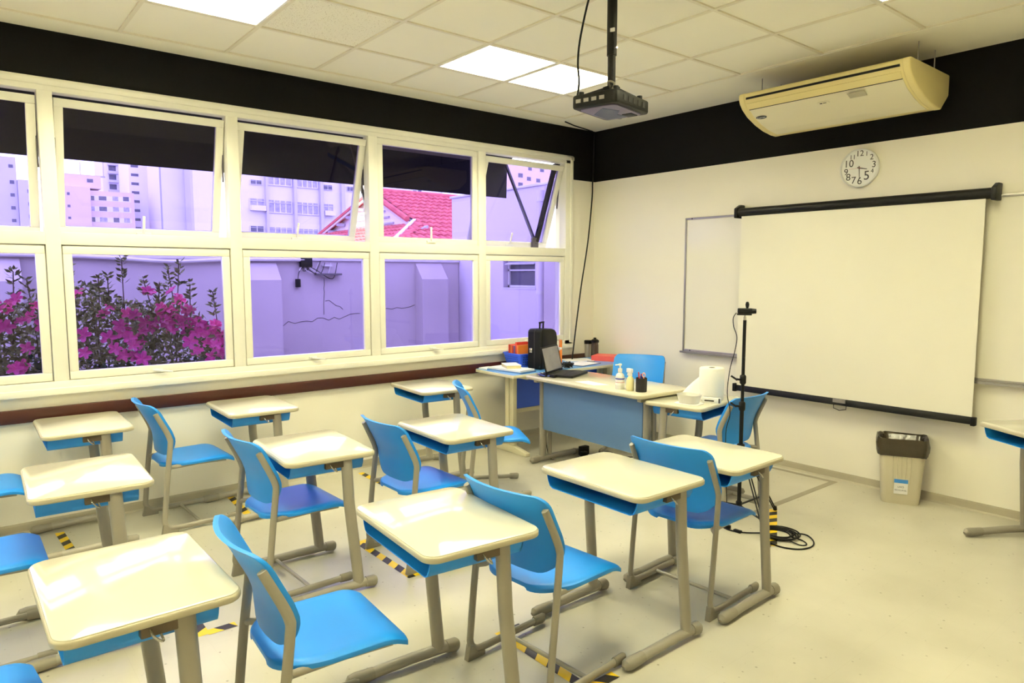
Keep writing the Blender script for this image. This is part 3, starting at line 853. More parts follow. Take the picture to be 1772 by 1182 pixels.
b = MB(); b.tube([(0.024, -0.01, 2.735), (0.040, -0.017, 2.735)], 0.006, 8); b.build('pole_bolt', M['chrome'], t)
o = MB(); o.tube(smooth_path([(2.535, -2.640, H), (2.500, -2.650, 2.98), (2.405, -2.610, 2.83), (2.420, -2.640, 2.70), (2.470, -2.680, 2.58), (2.515, -2.740, 2.475)], 8), 0.0055, 8)
tag(o.build('projector_cable', M['blk']), 'black cable hanging in a bow from the ceiling to the projector', 'cable')
o = MB(); o.tube(smooth_path([(2.62, -2.60, 2.53), (2.66, -2.66, 2.55), (2.70, -2.66, 2.53), (2.70, -2.70, 2.47)], 6), 0.005, 8); 
tag(o.build('power_lead', M['greycap']), 'short grey lead looped on top of the projector', 'cable')
o = MB(); o.tube([(0.17, -0.589, H - 0.010), (0.10, -0.40, H - 0.010), (0.02, -0.06, H - 0.010)], 0.006, 8)
tag(o.build('ceiling_cable', M['blk']), 'thin black cable lying along the ceiling near the corner', 'cable')
o = MB(); o.tube(smooth_path([(0.02, -0.035, H - 0.02), (0.02, -0.045, 2.70), (0.022, -0.055, 2.52), (0.03, -0.070, 2.35), (0.05, -0.145, 1.914), (0.10, -0.289, 1.443), (0.17, -0.44, 0.95), (0.205, -0.505, LZ + 0.012)], 6), 0.007, 8)
tag(o.build('corner_cable', M['blk']), 'black cable hanging down the room corner to the blue topped table', 'cable')

# ================================================================== WASTE BIN
t = thing('waste_bin', 'beige ribbed waste bin with black bag liner under the projection screen', 'bin', (3.165, -0.165, 0), 24)
def ring(w, d, r, z): return [(x, y, z) for (x, y) in rrect(w, d, r, 5)]
def loft(rings, cap=True):
    b = MB(); n = len(rings[0])
    for r in rings: b.v += r
    for i in range(len(rings) - 1):
        for j in range(n):
            b.face((i * n + j, i * n + (j + 1) % n, (i + 1) * n + (j + 1) % n, (i + 1) * n + j))
    if cap:
        b.face(list(range(n - 1, -1, -1))); b.face(list(range((len(rings) - 1) * n, len(rings) * n)))
    return b
loft([ring(0.228, 0.175, 0.035, 0.0), ring(0.236, 0.182, 0.036, 0.012), ring(0.285, 0.225, 0.04, 0.40), ring(0.292, 0.232, 0.042, 0.402), ring(0.292, 0.232, 0.042, 0.425), ring(0.280, 0.220, 0.040, 0.425), ring(0.224, 0.170, 0.034, 0.012)]).build('bin_body', M['bin'], t, smooth=50)
for k in range(5):
    x = -0.055 + 0.0275 * k
    b = MB(); b.bar((x * 0.9, -0.0965, 0.10), (x * 1.05, -0.1135, 0.385), 0.006, 0.006); b.build('rib', M['bin'], t, bevel=0.002)
random.seed(4)
def bagring(w, d, r, z, j): 
    return [(x * (1 + random.uniform(-j, j)), y * (1 + random.uniform(-j, j)), z + random.uniform(-j, j) * 0.25) for (x, y, z) in ring(w, d, r, z)]
b = loft([bagring(0.305, 0.245, 0.05, 0.345, 0.03), bagring(0.318, 0.258, 0.055, 0.375, 0.03), bagring(0.325, 0.265, 0.055, 0.42, 0.03), bagring(0.312, 0.250, 0.05, 0.463, 0.02), bagring(0.262, 0.204, 0.05, 0.448, 0.02), bagring(0.235, 0.18, 0.05, 0.30, 0.03), bagring(0.19, 0.14, 0.04, 0.10, 0.03), bagring(0.10, 0.07, 0.03, 0.05, 0.02), bagring(0.01, 0.01, 0.004, 0.05, 0.0)], cap=False)
b.build('bag_liner', M['bag'], t, smooth=60)
b = MB(); b.box(-0.042, 0.042, -0.004, 0.0, 0, 0.105); lb = b.build('sticker', M['paper'], t, smooth=0, loc=(0.0, -0.0955, 0.075), rot=(rad(3.2), 0, 0))
b = MB(); b.box(-0.042, 0.042, -0.0046, -0.004, 0.078, 0.105); b.build('sticker_header', M['inkblue'], lb, smooth=0)
text_mesh('sticker_text', 'LIXO', 0.017, M['ink'], lb, (0, -0.0043, 0.050), RX, depth=0.0002)
text_mesh('sticker_text', 'RECICL\u00c1VEL', 0.0135, M['ink'], lb, (0, -0.0043, 0.026), RX, depth=0.0002)

# ================================================================== HAZARD TAPE AND FLOOR MARKS
def tape_strip(a, c, parent, w=0.048, step=0.068, z=0.0008):
    a, c = Vector(a), Vector(c); d = c - a; L = d.length; d.normalize(); n = Vector((-d.y, d.x))
    b = MB(); k = -1; sl = 0.05
    while k * step < L + sl:
        b.mi = k % 2
        q = []
        for (t_, s_) in ((k * step, -1), ((k + 1) * step, -1), ((k + 1) * step - sl * 0.7, 1), (k * step - sl * 0.7, 1)):
            t_ = min(max(t_, 0), L); q.append(a + d * t_ + n * (s_ * w / 2))
        if (q[1] - q[0]).length + (q[2] - q[3]).length > 0.004:
            kk = len(b.v)
            b.v += [(p.x, p.y, z) for p in q]; b.face((kk, kk + 1, kk + 2, kk + 3))
        k += 1
    return b.build('tape_strip', [M['yellow'], M['tapeblk']], parent, smooth=0)


def tape_mark(label, strips, name='hazard_tape'):
    t = thing(name, label, 'tape', (strips[0][0][0], strips[0][0][1], 0), 0, 'striped floor tape marks')
    ox, oy = strips[0][0]
    for i, (a, c) in enumerate(strips):
        tape_strip((a[0] - ox, a[1] - oy), (c[0] - ox, c[1] - oy), t, z=0.0008 + 0.0005 * i)
    return t
tape_mark('yellow and black floor tape behind the chair in front of the teacher desk', [((1.44, -3.478), (2.07, -3.478)), ((1.462, -3.46), (1.462, -3.33)), ((2.048, -3.46), (2.048, -3.33))])
tape_mark('yellow and black floor tape under the chair between the two middle right desks', [((2.80, -3.475), (3.38, -3.475)), ((2.822, -3.46), (2.822, -3.36)), ((3.355, -3.455), (3.355, -3.32))])
tape_mark('short yellow and black floor tape by the wall near the teacher desk side', [((0.13, -2.79), (0.52, -2.80))])
tape_mark('short yellow and black floor tape by the window wall chair', [((0.08, -3.795), (0.66, -3.83)), ((0.64, -3.82), (0.64, -3.72))])
tape_mark('short yellow and black floor tape under the far left wall desk', [((0.14, -4.837), (0.52, -4.82))])
tape_mark('torn yellow and black floor tape right of the lower left desk leg', [((1.42, -4.50), (2.00, -4.50)), ((1.985, -4.485), (1.985, -4.36))])
tape_mark('yellow and black floor tape beneath the coiled cable by the tripod', [((2.705, -1.03), (3.045, -1.62))])
t = thing('grey_floor_tape', 'grey tape corner stuck on the floor near the front wall', 'tape', (2.66, -0.09, 0))
b = MB(); b.box(-0.95, 0.02, -0.022, 0.022, 0, 0.0008); b.build('tape_strip', M['tapegrey'], t, smooth=0)
b = MB(); b.box(-0.024, 0.024, -1.10, 0.022, 0, 0.0012); b.build('tape_strip', M['tapegrey'], t, smooth=0)

# ================================================================== TRIPOD WITH WEBCAM, COIL
tx, ty = 2.700, -1.440
t = thing('camera_tripod', 'thin black light-stand tripod in front of the projection screen', 'tripod', (tx, ty, 0), -5)
b = MB(); b.tube([(0, 0, 0.10), (0, 0, 0.78)], 0.0125, 12); b.build('lower_tube', M['blk'], t)
b = MB(); b.tube([(0, 0, 0.76), (0, 0, 1.305)], 0.0105, 12); b.build('upper_tube', M['blk'], t)
b = MB(); b.tube([(0, 0, 1.305), (0, 0, 1.325)], 0.008, 10); b.tube([(0, 0, 1.325), (0, 0, 1.335)], 0.005, 8); b.build('mounting_stud', M['chrome'], t)
for z in (0.93, 0.76):
    b = MB(); b.lathe([(0.014, -0.03), (0.020, -0.02), (0.020, 0.022), (0.014, 0.03)], (0, 0, z), 12); k_ = b.build('clamp_collar', M['blk'], t)
    b = MB(); b.bar((0.0, -0.018, z), (-0.015, -0.040, z + 0.004), 0.014, 0.012); b.bar((-0.012, -0.038, z - 0.002), (-0.05, -0.052, z + 0.022), 0.008, 0.010); b.build('clamp_lever', M['blk'], k_)
b = MB(); b.lathe([(0.015, 0.47), (0.024, 0.475), (0.024, 0.515), (0.015, 0.52)], n=12); b.build('leg_collar', M['blk'], t)
for k in range(3):
    a = rad(-28 + 120 * k); c, s = math.cos(a), math.sin(a)
    b = MB()
    for w in (-0.008, 0.008):
        b.tube([(0.02 * c - w * s, 0.02 * s + w * c, 0.495), (0.40 * c - w * s, 0.40 * s + w * c, 0.012)], 0.0045, 8)
    lg = b.build('leg', M['blk'], t)
    b = MB(); b.lathe([(0.010, 0), (0.013, 0.006), (0.009, 0.03)], (0.405 * c, 0.405 * s, 0), 10); b.build('rubber_foot', M['blkmat'], lg)
    b = MB(); b.bar((0.01 * c, 0.01 * s, 0.120), (0.305 * c, 0.305 * s, 0.132), 0.010, 0.008); b.build('brace', M['blk'], t)
b = MB(); b.lathe([(0.012, 0.09), (0.02, 0.10), (0.02, 0.14), (0.012, 0.15)], n=12); b.build('brace_collar', M['blk'], t)

w = thing('webcam', 'small black webcam mounted on top of the tripod', 'camera', (tx, ty, 1.335), 38)
b = MB(); b.box(-0.048, 0.040, -0.012, 0.016, 0.0, 0.012); b.build('base_clip', M['blk'], w, bevel=0.003)
b = MB(); b.box(-0.044, 0.044, -0.014, 0.018, 0.012, 0.044); b.build('body', M['blk'], w, bevel=0.006, seg=3)
b = MB(); b.tube([(0.040, 0.002, 0.026), (0.066, 0.002, 0.026)], [0.017, 0.015], 14); b.build('lens_barrel', M['blk'], w)
b = MB(); b.lathe([(0.006, 0.043), (0.010, 0.055), (0.012, 0.068), (0.008, 0.082), (0.003, 0.085)], (0.012, 0.0, 0), 12); b.build('top_knob', M['blk'], w)
o = MB(); kx = 0.035
pts = [(2.655, -1.465, 1.350), (2.640, -1.475, 1.315), (2.644, -1.472, 1.26), (2.662, -1.462, 1.195), (2.652, -1.468, 1.10), (2.632, -1.482, 0.99), (2.622, -1.488, 0.84), (2.640, -1.478, 0.71), (2.622, -1.490, 0.58), (2.64, -1.50, 0.30), (2.70, -1.55, 0.02), (2.80, -1.60, 0.005)]
o.tube(smooth_path(pts, 6), 0.0028, 6); tag(o.build('webcam_cable', M['blk']), 'thin black cable hanging from the webcam beside the tripod', 'cable')

t = thing('cable_coil', 'coil of black cable lying on the floor by the tripod', 'cable', (2.965, -1.435, 0))
for k in range(6):
    r = 0.075 + 0.008 * k; zz = 0.006 + 0.007 * (k % 3)
    b = MB(); b.tube([(r * math.cos(a) + 0.004 * k, r * math.sin(a) * 0.95, zz) for a in [2 * PI * i / 32 for i in range(32)]], 0.0045, 6, closed=True); b.build('cable_loop', M['blk'], t)
b = MB(); b.tube(smooth_path([(0.06, 0.06, 0.012), (0.12, 0.12, 0.006), (0.20, 0.06, 0.005), (0.235, -0.03, 0.005), (0.21, -0.12, 0.005), (0.13, -0.17, 0.005), (0.03, -0.16, 0.006), (-0.04, -0.10, 0.010)], 8), 0.0045, 6); b.build('cable_loop', M['blk'], t)
b = MB(); b.tube(smooth_path([(0.08, 0.0, 0.012), (0.15, 0.02, 0.005), (0.20, -0.02, 0.005), (0.18, -0.06, 0.005), (0.10, -0.05, 0.010)], 6), 0.004, 6); b.build('cable_loop', M['blk'], t)
b = MB(); b.tube(smooth_path([(-0.06, -0.07, 0.010), (-0.14, -0.14, 0.006), (-0.22, -0.17, 0.006), (-0.30, -0.15, 0.006)], 6), 0.0045, 6); b.build('cable_tail', M['blk'], t)
b = MB(); b.box(-0.20, -0.15, -0.165, -0.14, 0.0, 0.016); b.build('plug', M['blk'], t, bevel=0.003)
b = MB(); b.box(-0.265, -0.235, -0.155, -0.13, 0.0, 0.022); b.build('plug', M['blk'], t, bevel=0.003)

# cables and adapters under the teacher desk
o = MB(); o.tube(smooth_path([(0.72, -1.36, 0.71), (0.725, -1.37, 0.50), (0.75, -1.36, 0.30), (0.78, -1.36, 0.12), (0.82, -1.34, 0.006), (0.95, -1.22, 0.006)], 6), 0.0035, 6)
tag(o.build('desk_cable', M['blk']), 'thin black cable hanging down at the left leg of the teacher desk', 'cable')
o = MB(); o.obox((0.87, -1.00, 0.040), (0.05, 0.09, 0.08)); o.obox((0.91, -1.04, 0.022), (0.05, 0.06, 0.044))
tag(o.build('power_adapter', M['blk'], bevel=0.006), 'black power adapters on the floor behind the teacher desk panel', 'adapter')
o = MB(); o.obox((1.12, -0.98, 0.035), (0.07, 0.10, 0.07)); o.obox((1.18, -0.96, 0.03), (0.04, 0.05, 0.06))
tag(o.build('plug_adapter', M['blk'], bevel=0.008), 'black plug block on the floor under the middle of the teacher desk', 'adapter')
o = MB(); o.tube(smooth_path([(1.14, -0.90, 0.02), (1.25, -0.72, 0.006), (1.5, -0.66, 0.006), (1.72, -0.75, 0.006)], 6), 0.005, 6)
tag(o.build('floor_cable', M['blk']), 'black cable running along the floor beneath the teacher desk', 'cable')

# ================================================================== THINGS ON THE TEACHER DESK
def bottle_label(parent, r, z0, z1, m):
    b = MB(); b.tube([(0, 0, z0), (0, 0, z1)], r, 20, caps=False); return b.build('label', m, parent)
t = thing('sanitizer_bottle', 'clear pump bottle of hand sanitizer on the teacher desk', 'bottle', (1.715, -1.485, TZ), 20)
b = MB(); b.lathe([(0.030, 0), (0.033, 0.004), (0.033, 0.092), (0.028, 0.108), (0.014, 0.120), (0.014, 0.128)], n=22); b.build('bottle_body', M['gel'], t)
b = MB(); b.lathe([(0.016, 0.126), (0.016, 0.150), (0.006, 0.153), (0.006, 0.172), (0.012, 0.174), (0.012, 0.186), (0.004, 0.188)], n=16); b.build('pump_cap', M['white'], t)
b = MB(); b.bar((0, 0, 0.181), (-0.03, -0.022, 0.177), 0.009, 0.008); b.build('pump_spout', M['white'], t, bevel=0.002)
bottle_label(t, 0.0336, 0.030, 0.086, M['paper'])
b = MB(); b.tube([(0, 0, 0.072), (0, 0, 0.082)], 0.0339, 20, caps=False); b.build('label_band', M['penblue'], t)
b = MB(); b.tube([(0, 0, 0.050), (0, 0, 0.053)], 0.0339, 20, caps=False); b.build('label_band', M['penred'], t)
t = thing('spray_bottle', 'small white-headed spray bottle with pale yellow liquid on the teacher desk', 'bottle', (1.815, -1.487, TZ), -10)
b = MB(); b.lathe([(0.027, 0), (0.029, 0.004), (0.029, 0.075), (0.020, 0.096), (0.013, 0.106)], n=20); b.build('bottle_body', M['liquid'], t)
b = MB(); b.lathe([(0.015, 0.104), (0.015, 0.126), (0.011, 0.13)], n=14); b.obox((-0.004, -0.002, 0.146), (0.052, 0.022, 0.030)); b.build('spray_head', M['white'], t, bevel=0.004)
b = MB(); b.bar((-0.020, 0, 0.136), (-0.028, 0, 0.108), 0.010, 0.006); b.build('trigger', M['white'], t)
t = thing('pen_cup', 'black mesh pen cup with pens and scissors on the teacher desk corner', 'pen holder', (1.898, -1.462, TZ))
b = MB(); b.lathe([(0.038, 0.0), (0.040, 0.003), (0.041, 0.100), (0.0385, 0.100), (0.0375, 0.006)], n=22); b.build('cup', M['blkmat'], t)
for (x, y, m, z) in ((-0.022, -0.006, 'penred', 0.140), (-0.012, 0.012, 'penred', 0.128), (0.002, 0.004, 'penblue', 0.130), (0.006, -0.012, 'penblue', 0.118), (-0.028, 0.008, 'white', 0.120)):
    b = MB(); b.tube([(x * 0.4, y * 0.4, 0.01), (x, y, z)], 0.0048, 8); b.build('pen', M[m], t)
b = MB(); b.tube([(0.022 + 0.012 * math.cos(a), 0.0, 0.122 + 0.016 * math.sin(a)) for a in [2 * PI * i / 16 for i in range(16)]], 0.004, 6, closed=True); b.tube([(0.02, 0, 0.01), (0.022, 0, 0.106)], 0.005, 6); b.build('scissors', M['pinkplastic'], t)
# laptop, open, display leaning back towards the window
t = thing('laptop', 'open black laptop with glossy display on the left end of the teacher desk', 'laptop', (0.962, -1.296, TZ), 113.5)
b = MB(); b.prism(rrect(0.345, 0.235, 0.012, 3), 0.002, 0.020); b.build('base', M['blk'], t, bevel=0.003)
b = MB(); b.box(-0.15, 0.15, -0.02, 0.095, 0.0205, 0.0215); b.build('keyboard', M['blkmat'], t)
b = MB(); b.box(-0.048, 0.048, -0.095, -0.035, 0.0203, 0.0208); b.build('touchpad', M['blkmat'], t)
b = MB(); b.prism(rrect(0.345, 0.225, 0.012, 3, 0, 0.1125), -0.004, 0.004)
ld = b.build('lid', M['blk'], t, bevel=0.002, loc=(0, 0.118, 0.020), rot=(rad(76), 0, 0))
b = MB(); b.box(-0.155, 0.155, 0.018, 0.212, 0.0035, 0.0048); b.build('display', M['lcd'], ld, smooth=0)
o = MB(); o.prism([(-0.13, -0.05), (0.10, -0.075), (0.16, 0.03), (-0.09, 0.06)], 0, 0.0012)
tag(o.build('paper_sheet', M['paper'], loc=(1.39, -1.45, TZ), smooth=0), 'blank white sheet lying on the teacher desk front', 'paper')
random.seed(11)
t = thing('cable_tangle', 'tangle of blue and black cables beside the laptop', 'cable', (0.935, -1.475, TZ))
for k in range(7):
    p0 = [(random.uniform(-0.10, 0.04), random.uniform(-0.06, 0.03), random.uniform(0.006, 0.022)) for _ in range(6)]
    b = MB(); b.tube(smooth_path(p0, 5), 0.0042, 6); b.build('cable_strand', M['cableblue'] if k % 2 else M['blk'], t)
b = MB(); b.box(0.03, 0.085, -0.03, 0.0, 0.0, 0.024); b.build('plug', M['blk'], t, bevel=0.004)

# ================================================================== THINGS ON THE LONG TABLE
t = thing('plastic_basket', 'blue perforated plastic basket of books on the blue topped table', 'basket', (0.190, -1.165, LZ), -4)
def tray_wall(x0, x1, y0, y1, h, fl, m, parent):
    rings = [ring(x1 - x0, y1 - y0, 0.02, 0.0), ring(x1 - x0, y1 - y0, 0.02, 0.006), ring((x1 - x0) + fl, (y1 - y0) + fl, 0.025, h - 0.012), ring((x1 - x0) + fl + 0.014, (y1 - y0) + fl + 0.014, 0.028, h - 0.010), ring((x1 - x0) + fl + 0.014, (y1 - y0) + fl + 0.014, 0.028, h),
             ring((x1 - x0) + fl - 0.004, (y1 - y0) + fl - 0.004, 0.022, h), ring((x1 - x0) - 0.006, (y1 - y0) - 0.006, 0.018, 0.010)]
    return loft(rings).build('basket_wall', m, parent, smooth=50)
tray_wall(-0.11, 0.11, -0.085, 0.085, 0.125, 0.045, M['basket'], t)
for r_ in range(4):
    for c_i in range(9):
        z = 0.028 + r_ * 0.022
        b = MB(); b.obox((-0.092 + 0.023 * c_i, -0.0862 - 0.185 * (z - 0.006), z), (0.011, 0.002, 0.010)); b.build('perforation', M['navy'], t, smooth=0)
    for c_i in range(6):
        z = 0.028 + r_ * 0.022
        b = MB(); b.obox((0.1212 + 0.185 * (z - 0.006), -0.058 + 0.023 * c_i, z), (0.002, 0.011, 0.010)); b.build('perforation', M['navy'], t, smooth=0)
for i, (x, h, m, lab) in enumerate([(-0.078, 0.195, 'red', 'red book at the left end of the blue basket'), (-0.045, 0.190, 'orange', 'orange book standing second in the blue basket'), (-0.018, 0.190, 'red', 'red book standing third in the blue basket'),
                          (0.012, 0.190, 'purple', 'purple book standing in the blue basket'), (0.040, 0.225, 'red', 'tall red folder standing in the blue basket beside the black case'), (0.066, 0.200, 'orange', 'orange book in the blue basket right by the black case')]):
    t2 = thing('book', lab, 'book', (0.190 + x, -1.165 - 0.004 * i, LZ + 0.012), -4, 'books in the blue basket')
    b = MB(); b.box(-0.011, 0.011, -0.062, 0.062, 0.002, h - 0.012); b.build('pages', M['paper'], t2, smooth=0)
    b = MB(); b.box(-0.0125, -0.010, -0.066, 0.065, 0, h - 0.010); b.box(0.010, 0.0125, -0.066, 0.065, 0, h - 0.010); b.box(-0.0125, 0.0125, -0.066, -0.063, 0, h - 0.010); b.build('cover', M[m], t2, smooth=0)
t = thing('black_carry_case', 'upright black hard carry case with handle beside the blue basket', 'case', (0.425, -1.095, LZ), 107)
pr = [(-0.145, 0.0), (0.145, 0.0), (0.145, 0.27), (0.130, 0.320), (0.100, 0.345), (0.05, 0.358), (-0.115, 0.364), (-0.138, 0.352), (-0.145, 0.335)]
b = MB(); b.prism(pr, -0.075, 0.075, 'y'); b.build('shell', M['blk'], t, bevel=0.020, seg=4)
b = MB(); b.prism([(x * 1.004, z * 1.002) for x, z in pr], -0.004, 0.004, 'y'); b.build('seam', M['blkmat'], t)
b = MB()
for x in (-0.055, 0.005): b.bar((x, 0, 0.350), (x + 0.004, 0, 0.415), 0.012, 0.016)
b.bar((-0.062, 0, 0.415), (0.018, 0, 0.418), 0.016, 0.014); b.build('handle', M['blk'], t, bevel=0.004)
b = MB(); b.box(-0.152, -0.143, 0.02, 0.05, 0.15, 0.19); b.build('latch', M['chrome'], t, bevel=0.003)
t = thing('snack_bag', 'orange and green printed bag standing behind the black case', 'bag', (0.405, -0.865, LZ), -35)
b = MB(); b.shell(lambda u, v: (0.05 * u * (1 - 0.25 * v), -0.028 * (1 - u * u) * (1 - v) * 1.0 - 0.002, 0.24 * v), 10, 10, (0, 0.02, 0)); b.build('bag_skin', M['orange'], t, smooth=60)
b = MB(); b.shell(lambda u, v: (0.03 * u, -0.030 * (1 - u * u * 0.4) - 0.002, 0.09 + 0.05 * v), 6, 4, (0, 0.02, 0)); b.build('print_patch', mat('print_green', (90, 120, 90), 0.4), t)
b = MB(); b.shell(lambda u, v: (0.042 * u, -0.026 * (1 - u * u) - 0.003, 0.145 + 0.03 * v), 6, 4, (0, 0.018, 0)); b.build('print_patch', M['paper'], t)
t = thing('black_wire_bundle', 'bundle of thin black wires behind the open laptop', 'cable', (0.575, -0.94, LZ))
for k in range(9):
    p0 = [(random.uniform(-0.055, 0.055), random.uniform(-0.055, 0.055), random.uniform(0.006, 0.06)) for _ in range(6)]
    b = MB(); b.tube(smooth_path(p0, 5), 0.0035, 6); b.build('cable_strand', M['blkmat'], t)
# notebooks and sheets on the table end
t = thing('notebook_stack', 'stack of white papers and blue notebook on the blue table end', 'papers', (0.40, -1.45, LZ), 8)
b = MB(); b.prism(rrect(0.42, 0.20, 0.006, 2), 0.0, 0.010); b.build('notebook', M['panel'], t, smooth=0)
b = MB(); b.prism(rrect(0.40, 0.19, 0.006, 2, -0.01, 0.01), 0.010, 0.024); b.build('paper_block', M['paper'], t, smooth=0)
o = MB(); o.prism(rrect(0.10, 0.12, 0.005, 2), 0.0, 0.012)
tag(o.build('writing_pad', M['paper'], loc=(0.165, -1.535, LZ), rot=(0, 0, rad(4)), smooth=0), 'white writing pad at the outer corner of the blue topped table', 'paper')
t = thing('pocket_book', 'thick small book with cream pages lying on the paper stack', 'book', (0.375, -1.425, LZ + 0.024), -25)
b = MB(); b.box(-0.10, 0.10, -0.065, 0.065, 0.003, 0.028); b.build('pages', M['liquid'], t, bevel=0.003)
b = MB(); b.box(-0.103, 0.103, -0.068, 0.068, 0.028, 0.031); b.box(-0.103, 0.103, -0.068, 0.068, 0, 0.003); b.build('cover', M['paper'], t, smooth=0)
# far end of the table
t = thing('travel_mug', 'silver travel mug with black lid in the room corner', 'mug', (0.105, -0.180, LZ))
b = MB(); b.lathe([(0.030, 0), (0.033, 0.003), (0.038, 0.140)], n=22); b.build('mug_body', M['tumbler'], t)
b = MB(); b.lathe([(0.040, 0.138), (0.041, 0.168), (0.036, 0.174)], n=22); b.build('lid', M['blk'], t)
t = thing('drink_bottle', 'dark drinking bottle with black flip cap beside the travel mug', 'bottle', (0.215, -0.195, LZ))
b = MB(); b.lathe([(0.036, 0), (0.038, 0.004), (0.038, 0.13), (0.034, 0.150), (0.036, 0.166)], n=22); b.build('bottle_body', M['bottle'], t)
b = MB(); b.lathe([(0.042, 0.160), (0.042, 0.182), (0.026, 0.192), (0.016, 0.194), (0.014, 0.208), (0.010, 0.210)], n=20); b.build('flip_cap', M['blk'], t)
t = thing('ring_binder', 'salmon red ring binder lying flat by the front wall corner', 'binder', (0.425, -0.215, LZ), 26)
b = MB(); b.box(-0.14, 0.14, -0.10, 0.10, 0.004, 0.046); b.build('pages', M['paper'], t, smooth=0)
b = MB(); b.box(-0.145, 0.145, -0.105, 0.105, 0.046, 0.050); b.box(-0.145, 0.145, -0.105, 0.105, 0, 0.004); b.box(-0.145, 0.145, -0.107, -0.103, 0, 0.05); b.build('cover', M['binder'], t, smooth=0)
t = thing('clipboard', 'clipboard with white sheet lying on the blue topped table', 'clipboard', (0.465, -0.625, LZ), 10)
b = MB(); b.prism(rrect(0.23, 0.31, 0.012, 3), 0.0, 0.004); b.build('board', M['navy'], t, smooth=0)
b = MB(); b.box(-0.108, 0.108, -0.148, 0.140, 0.004, 0.0055); b.build('sheet', M['paper'], t, smooth=0)
b = MB(); b.box(-0.04, 0.04, 0.135, 0.155, 0.004, 0.014); b.build('clip', M['alu'], t, bevel=0.003)
o = MB(); o.prism(rrect(0.21, 0.29, 0.004, 2), 0, 0.003)
tag(o.build('loose_paper', M['paper'], loc=(0.22, -0.45, LZ), rot=(0, 0, rad(-24)), smooth=0), 'loose white sheet between the clipboard and the travel mug', 'paper')

# ================================================================== THINGS ON THE SMALL DESK BESIDE
t = thing('paper_towel_roll', 'white paper towel roll standing on the small desk', 'paper towel', (2.275, -1.155, DZ))
b = MB(); b.lathe([(0.078, 0), (0.084, 0.004), (0.086, 0.10), (0.085, 0.222), (0.080, 0.228), (0.024, 0.228), (0.022, 0.222), (0.022, 0.20)], n=36); b.build('roll', M['tissue'], t)
b = MB(); b.tube([(0, 0, 0.19), (0, 0, 0.229)], 0.0225, 18, caps=True); b.build('core', M['edge'], t)
b = MB(); b.lathe([(0.018, 0.2292), (0.018, 0.2297)], n=16); b.build('core_hole', M['blkmat'], t)
t = thing('paper_sheet_tail', 'loose white paper towel sheets draped left of the towel roll', 'paper towel', (2.105, -1.125, DZ), 8)
def tail(u, v):
    x = 0.078 * u
    return (x, -0.08 + 0.16 * v, 0.004 + (0.165 * max(0, (u + 1) / 2) ** 0.7) * (1 - abs(2 * v - 1) ** 2.2))
b = MB(); b.shell(tail, 16, 14, (0, 0, 0.002)); b.build('sheet', M['tissue'], t, smooth=70)
t = thing('plastic_container', 'clear plastic container with lid on the small desk edge', 'container', (2.265, -1.395, DZ), 8)
loft([ring(0.125, 0.10, 0.03, 0.004), ring(0.150, 0.120, 0.035, 0.060), ring(0.156, 0.126, 0.036, 0.064), ring(0.146, 0.116, 0.034, 0.064), ring(0.120, 0.095, 0.028, 0.008)]).build('tub', M['frost'], t, smooth=50)
b = MB(); b.prism(rrect(0.175, 0.130, 0.03, 4), 0.0, 0.004); b.build('paper_mat', M['paper'], t)
b = MB(); b.lathe([(0.011, 0.008), (0.012, 0.04), (0.008, 0.045)], (0.035, -0.02, 0), 12); b.build('bottle_inside', M['lilac'], t)
t = thing('small_carton', 'small white carton with black print in front of the towel roll', 'box', (2.345, -1.250, DZ), 22)
b = MB(); b.box(-0.060, 0.060, -0.020, 0.020, 0, 0.036); b.build('carton', M['white'], t, bevel=0.002)
b = MB(); b.box(-0.045, 0.020, -0.0206, -0.020, 0.010, 0.020); b.box(0.050, 0.060, -0.0206, -0.020, 0.002, 0.034); b.build('print', M['ink'], t, smooth=0)
b = MB(); b.box(-0.060, 0.060, 0.010, 0.0203, 0.036, 0.0364); b.build('print', M['ink'], t, smooth=0)

# ================================================================== OUTSIDE THE WINDOWS
b = MB(); b.box(-300, -0.22, -120, 160, -0.6, -0.40)
g = struct(b.build('ground', M['ground'], smooth=0))

# awning over the window band
t = thing('awning', 'dark fabric awning with straight valance outside above the windows', 'awning', (-0.22, 0, 0))
y0, y1 = -7.6, -0.44
b = MB(); b.prism([(0.0, 3.02), (0.0, 3.03), (-0.68, 2.822), (-0.68, 2.812)], y0, y1, 'y'); b.build('canopy', M['awn'], t, smooth=0)
b = MB(); b.box(-0.695, -0.665, y0, y1, 2.785, 2.815); b.build('front_bar', M['tapegrey'], t)
b = MB(); b.shell(lambda u, v: (-0.684 + 0.012 * math.sin(11 * u) * (1 - v), (y0 + y1) / 2 + u * (y1 - y0) / 2, 2.425 + 0.370 * v), 60, 4, (-0.004, 0, 0)); b.build('valance', M['awn'], t, smooth=60)
for y in (-0.62, -2.45):
    b = MB(); b.bar((0.0, y, 1.90), (-0.67, y + 0.15, 2.785), 0.022, 0.030); b.build('arm', M['awnmetal'], t)
    b = MB(); b.box(-0.03, 0.0, y - 0.04, y + 0.04, 1.86, 1.96); b.build('wall_bracket', M['awnmetal'], t, bevel=0.004)
b = MB(); b.bar((-0.015, -0.60, 1.92), (-0.015, -0.34, 2.72), 0.05, 0.03); b.build('arm', M['awn'], t)

